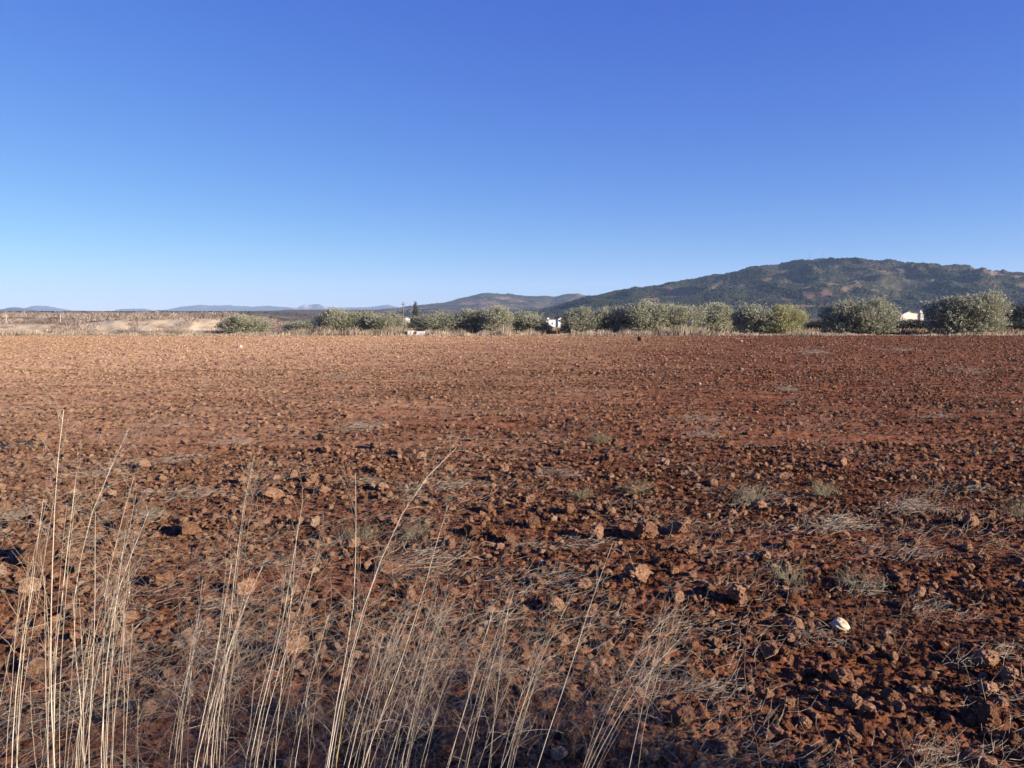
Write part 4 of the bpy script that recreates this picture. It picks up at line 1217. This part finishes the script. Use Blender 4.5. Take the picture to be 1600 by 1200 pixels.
def stalk(path_px, dep, rad, parent, mat=M_STALK, head=0.0, leaf=False, seed=0):
    r = np.random.default_rng(seed)
    P3 = [P(a, b, dep + 0.04 * i) for i, (a, b) in enumerate(path_px)]
    d = P3[0] - P3[1]; d = d / abs(d[2]) if abs(d[2]) > 1e-6 else np.array((0, 0, -1))
    g0 = P3[0] + d * (P3[0][2] - float(field_h(P3[0][0], P3[0][1])) + .03)
    g0[0] = P3[0][0] + (g0[0] - P3[0][0]) * .55; g0[1] = P3[0][1] + .02
    g0[2] = float(field_h(g0[0], g0[1])) - .01
    pts = smooth_path([g0] + P3, 16)
    kd = np.zeros(3)
    for i in range(1, 16):                            # slight bends at the joints
        if r.random() < .3: kd = r.normal(0, .0022, 3) * (1, 1, 0)
        pts[i] += kd * (1 if i < 14 else .5)
    base = np.array(parent.location)
    S = Strands(); loc = pts - base
    v, q = tube_arrays(loc, rad * np.linspace(1.25, .38, len(loc)) , 5)
    S.v.append(v); S.q.append(q); S.n += len(v)
    for i in (4, 8, 12):                              # joints of the stem
        S.add(np.array([loc[i] - (loc[i + 1] - loc[i]) * .05, loc[i] + (loc[i + 1] - loc[i]) * .05]), rad * .00076, rad * .0007, 5)
    so = S.build("stalk", mat, parent)
    if head > 0:
        H = Strands()
        top = loc[-5:]
        for i in range(int(20 * head)):
            f = r.random() ** .7 * 3.9; a = int(f); p = top[a] + (top[min(a + 1, 4)] - top[a]) * (f - a)
            dr = (top[-1] - top[0]) / np.linalg.norm(top[-1] - top[0]) + r.normal(0, .42, 3)
            br = wiggle(p, dr, .05 + .09 * r.random(), 5, .7, .35, r)
            H.add(br, .00045)
            for _ in range(2):
                k_ = r.integers(2, 5)
                H.add(wiggle(br[k_], dr + r.normal(0, .8, 3), .02 + .03 * r.random(), 3, .6, 0, r), .0004)
        H.build("seed_head", M_WISP, so)
    if leaf:
        k_ = int(r.integers(4, 9)); p = loc[k_]; sd = 1 if r.random() < .5 else -1
        lp = wiggle(p, (sd * .35, .1, 1.0), r.uniform(.07, .17), 8, .5, 1.5, r)
        wv = np.array((.0045, .001, 0))
        wd = np.linspace(1, .15, len(lp))[:, None] * wv
        v = np.concatenate([lp - wd, lp + wd, lp - wd + (0, .0006, 0)]); n_ = len(lp)
        i = np.arange(n_ - 1)
        q = np.concatenate([np.stack([i, i + n_, i + n_ + 1, i + 1], -1), np.stack([i + n_, i + 2 * n_, i + 2 * n_ + 1, i + n_ + 1], -1), np.stack([i + 2 * n_, i, i + 1, i + 2 * n_ + 1], -1)])
        mesh_np("leaf", v, q, None, mat, so)

clumps = [
 ("pale stems at the far left edge with a curled leaf near the ground", 1.30, [
    ([(13, 1200), (33, 1020), (50, 900), (66, 780)], 2.0, .5, 1), ([(24, 1200), (28, 1085), (42, 960), (52, 870)], 1.6, 0, 1), ([(2, 1200), (18, 1040), (30, 930)], 1.0, .3, 0)]),
 ("thickest pale stem, tallest at the far left, with two companions", 1.35, [
    ([(86, 1200), (80, 1010), (84, 900), (90, 720), (99, 640)], 2.5, .8, 0), ([(82, 1200), (88, 1000), (104, 850), (113, 790), (121, 735)], 2.2, .6, 0), ([(70, 1200), (78, 1060), (75, 960), (62, 870)], 1.1, .3, 0), ([(55, 1200), (48, 1100), (46, 1010)], .9, .3, 0)]),
 ("kinked stem leaning right with a wide feathery head, left part of the verge", 1.42, [
    ([(128, 1200), (125, 1110), (117, 1030), (107, 935), (128, 850), (165, 745), (202, 668)], 2.1, 1.5, 0), ([(131, 1200), (143, 1060), (147, 900), (148, 800)], 1.5, .4, 0), ([(110, 1200), (122, 1110), (160, 960), (182, 850), (209, 742)], 1.4, .8, 0), ([(118, 1200), (130, 1090), (140, 1010), (150, 930)], 1.2, .3, 1)]),
 ("sheaf of straight pale stems left of the wispy grass, leaning right", 1.50, [
    ([(157, 1200), (164, 1010), (174, 955), (195, 890), (213, 848), (232, 800)], 2.3, .9, 0), ([(167, 1200), (178, 1020), (187, 900), (196, 830)], 1.8, .5, 0), ([(170, 1200), (185, 1060), (196, 960), (205, 905)], 1.2, .4, 0), ([(193, 1200), (202, 1040), (207, 975)], 1.2, .3, 0),
    ([(128, 1200), (150, 1080), (162, 1000), (190, 900), (214, 770)], 1.1, .8, 0), ([(213, 1200), (214, 1130), (217, 1080)], .9, .2, 0), ([(160, 1200), (160, 1050), (168, 880)], 1.1, .4, 0)]),
 ("dense fan of cream stems with papery leaves, second clump from the left", 1.45, [
    ([(260, 1200), (278, 1100), (300, 1030), (322, 960)], 1.3, .4, 0), ([(280, 1200), (292, 1080), (308, 990), (318, 905)], 1.4, .4, 0), ([(300, 1200), (322, 1110), (345, 980), (362, 880)], 2.2, .5, 1), ([(303, 1200), (338, 1080), (350, 1030), (372, 960), (410, 885)], 2.0, .7, 0),
    ([(325, 1200), (330, 1120), (352, 1020), (378, 800), (398, 712)], 1.8, .9, 0), ([(332, 1200), (343, 1100), (362, 1010), (392, 890)], 1.3, .5, 1), ([(292, 1200), (296, 1120), (300, 1040)], 1.2, .2, 0), ([(340, 1200), (350, 1100), (355, 1010)], 1.4, .3, 0), ([(270, 1200), (285, 1120), (292, 1060)], 1.0, .2, 0), ([(318, 1200), (322, 1130), (340, 1070), (366, 990)], 1.3, .4, 0)]),
 ("two straight pale stems leaning right, left of the tallest central pair", 1.40, [
    ([(388, 1200), (420, 1060), (440, 1000), (455, 890), (473, 780)], 1.9, .6, 0), ([(426, 1200), (437, 1080), (448, 1010), (460, 880), (466, 820)], 1.3, .5, 0), ([(400, 1190), (432, 1060), (455, 990), (500, 865)], 1.6, .6, 0), ([(380, 1200), (392, 1120), (398, 1060)], 1.0, .2, 0)]),
 ("tallest central pair of stems, one upright and one bowing right with a drooping head", 1.38, [
    ([(507, 1200), (530, 1090), (545, 1030), (554, 920), (557, 850), (555, 740)], 1.9, .3, 0), ([(512, 1200), (540, 1060), (570, 940), (605, 850), (645, 770), (672, 722), (712, 700)], 2.1, 1.2, 0), ([(460, 1200), (482, 1090), (494, 1020), (512, 960)], 1.4, .4, 0)]),
 ("short yellow stem in the middle of the bottom edge", 1.42, [([(524, 1200), (532, 1150), (538, 1095)], 1.9, 0, 0)]),
 ("long straight stem with fine companions rising from the bottom, left of the middle", 1.48, [
    ([(562, 1200), (590, 1130), (620, 1055), (655, 940), (682, 855), (700, 790)], 2.1, .7, 1), ([(535, 1200), (565, 1090), (580, 1030), (594, 970)], 1.3, .3, 0), ([(545, 1200), (562, 1130), (585, 1060), (600, 990)], 1.7, .3, 0), ([(551, 1200), (575, 1110), (596, 1040), (630, 940)], 1.2, .5, 0), ([(572, 1200), (585, 1120), (612, 1020), (640, 960)], 1.1, .4, 0)]),
 ("thin grey sheaf behind the bright stems, centre bottom", 1.60, [
    ([(600, 1200), (620, 1140), (652, 1060), (680, 970), (702, 925)], 1.3, .6, 0), ([(610, 1200), (632, 1110), (655, 1020), (672, 950)], 1.1, .5, 0), ([(627, 1200), (642, 1120), (658, 1060), (690, 960)], 1.5, .5, 0), ([(632, 1200), (650, 1110), (672, 1030), (700, 950)], 1.2, .5, 0), ([(622, 1200), (640, 1140), (664, 1050), (678, 1000)], 1.0, .4, 0)]),
 ("group of evenly spaced parallel stems leaning right, just right of the middle", 1.55, [
    ([(655, 1200), (680, 1115), (702, 1050), (716, 1010)], 1.3, .4, 0), ([(697, 1200), (722, 1120), (742, 1040), (772, 950)], 1.8, .6, 0), ([(728, 1200), (750, 1115), (768, 1040), (802, 925)], 1.8, .7, 0), ([(765, 1200), (775, 1110), (785, 1030), (796, 940)], 1.2, .6, 0), ([(745, 1200), (775, 1120), (800, 1060)], 1.0, .3, 0)]),
 ("three thin stems crossing each other right of the parallel group", 1.60, [
    ([(782, 1200), (805, 1120), (828, 1060), (850, 1000)], 1.5, .5, 0), ([(790, 1200), (815, 1100), (842, 1030), (892, 935)], 1.4, .6, 0), ([(800, 1200), (818, 1120), (850, 1020)], 1.1, .4, 0)]),
 ("single long fine stem reaching past the black shadow, right of the middle", 1.45, [([(839, 1200), (862, 1130), (888, 1060), (915, 970), (940, 890), (958, 845)], 1.8, .4, 0)]),
 ("crossing stems with arched wispy tips, rightmost clump of tall grass", 1.62, [
    ([(912, 1200), (940, 1130), (972, 1060), (1000, 1010), (1034, 968)], 1.7, 1.2, 0), ([(925, 1200), (960, 1130), (1000, 1065), (1023, 1040), (1082, 978)], 1.6, 1.0, 0), ([(984, 1200), (1000, 1120), (1014, 1070), (1024, 1030), (1035, 968)], 1.9, .7, 0), ([(915, 1180), (930, 1130), (945, 1100)], 1.0, .3, 0)]),
]
sd = 0
for lab, dep, stems in clumps:
    b0 = P(stems[0][0][0][0][0] if False else stems[0][0][0][0], 1200, dep)
    t = empty("dry_grass_clump", (b0[0], dep, float(field_h(b0[0], dep)))); tag(t, lab, "grass", "clumps of tall dry grass along the near verge")
    for (path, rad, head, leaf) in stems:
        sd += 1
        stalk(path, dep + .03 * (sd % 3), rad * .00064, t, M_YELLOW if "yellow stem" in lab else M_STALK, head, bool(leaf) or sd % 3 == 0, sd)
        if len(path) > 3 and len(stems) > 1:          # finer stems rising beside the thick ones
            rc = np.random.default_rng(7000 + sd)
            for kx in range(1 + sd % 2):
                o0 = rc.normal(0, 12); o1 = rc.normal(4, 22); keep_ = rc.integers(3, len(path) + 1)
                p2 = [(a + o0 + (o1 - o0) * q_ / len(path), b_ + 0) for q_, (a, b_) in enumerate(path[:keep_])]
                stalk(p2, dep + rc.uniform(-.06, .12), rad * .00064 * rc.uniform(.4, .65), t, M_WISP if kx else M_STALK, .25, False, 9000 + sd * 2 + kx)

# woody twigs
for lab, path, dep, rad, sides in [("crooked reddish-brown twig standing bare at the lower right of the middle", [(1190, 1200), (1178, 1140), (1170, 1108), (1162, 1060), (1160, 1030), (1164, 1000), (1169, 970)], 1.9, .0028, [(2, 22, -8), (3, -26, 6), (1, -30, 14)]),
                                 ("thin reddish twig leaning right at the bottom right", [(1415, 1200), (1424, 1165), (1434, 1140), (1442, 1118)], 2.0, .0022, [(1, 14, -10)])]:
    b0 = P(*path[0], dep); t = empty("bare_twig", (b0[0], dep, float(field_h(b0[0], dep)))); tag(t, lab, "twig", "bare twigs")
    pts = [P(a, b, dep) for a, b in path]; g = pts[0].copy(); g[2] = float(field_h(g[0], g[1])) - .01; g[0] += .05
    pts = [g] + pts; loc = np.array(pts) - np.array(t.location)
    S = Strands(); S.add(smooth_path(loc, 14), rad, rad * .4, 5); so = S.build("stem", M_TWIG, t)
    for (k_, dx, dy) in sides:
        e_ = P(path[k_][0] + dx, path[k_][1] + dy, dep - .02) - np.array(t.location)
        s0 = P(*path[k_], dep) - np.array(t.location)
        S = Strands(); S.add(smooth_path([s0, (s0 + e_) / 2 + np.array((0, 0, .005)), e_], 5), rad * .6, rad * .2, 4); S.build("side_shoot", M_TWIG, so)

# added grass, unseen right of the frame, placed to shade the lower left ground
r = np.random.default_rng(404); S = Strands()
for i in range(2700):
    x = 1.40 + 2.2 * r.random(); y = 0.55 + 1.6 * r.random()
    if x < 0.62 * y + 0.30 or (x > 2.3 and y > 1.5): continue
    h = r.uniform(.6, 1.4)
    pts = wiggle((x, y, float(field_h(x, y)) - .01), (r.normal(.08, .12), r.normal(0, .12), 1), h, 6, .35, .1, r)
    if (pts[:, 0] < 0.66 * (pts[:, 1] * .996 + (1.6 - pts[:, 2]) * .0905) + .03).any(): continue
    S.add(pts, .0022, .0009)
    for _ in range(2):
        k_ = r.integers(2, 6)
        S.add(wiggle(pts[k_], (r.normal(0, .6), r.normal(0, .6), .8), h * .22, 4, .8, .5, r), .0012)
tag(S.build("shade_grass", M_WISP), kind='stuff')
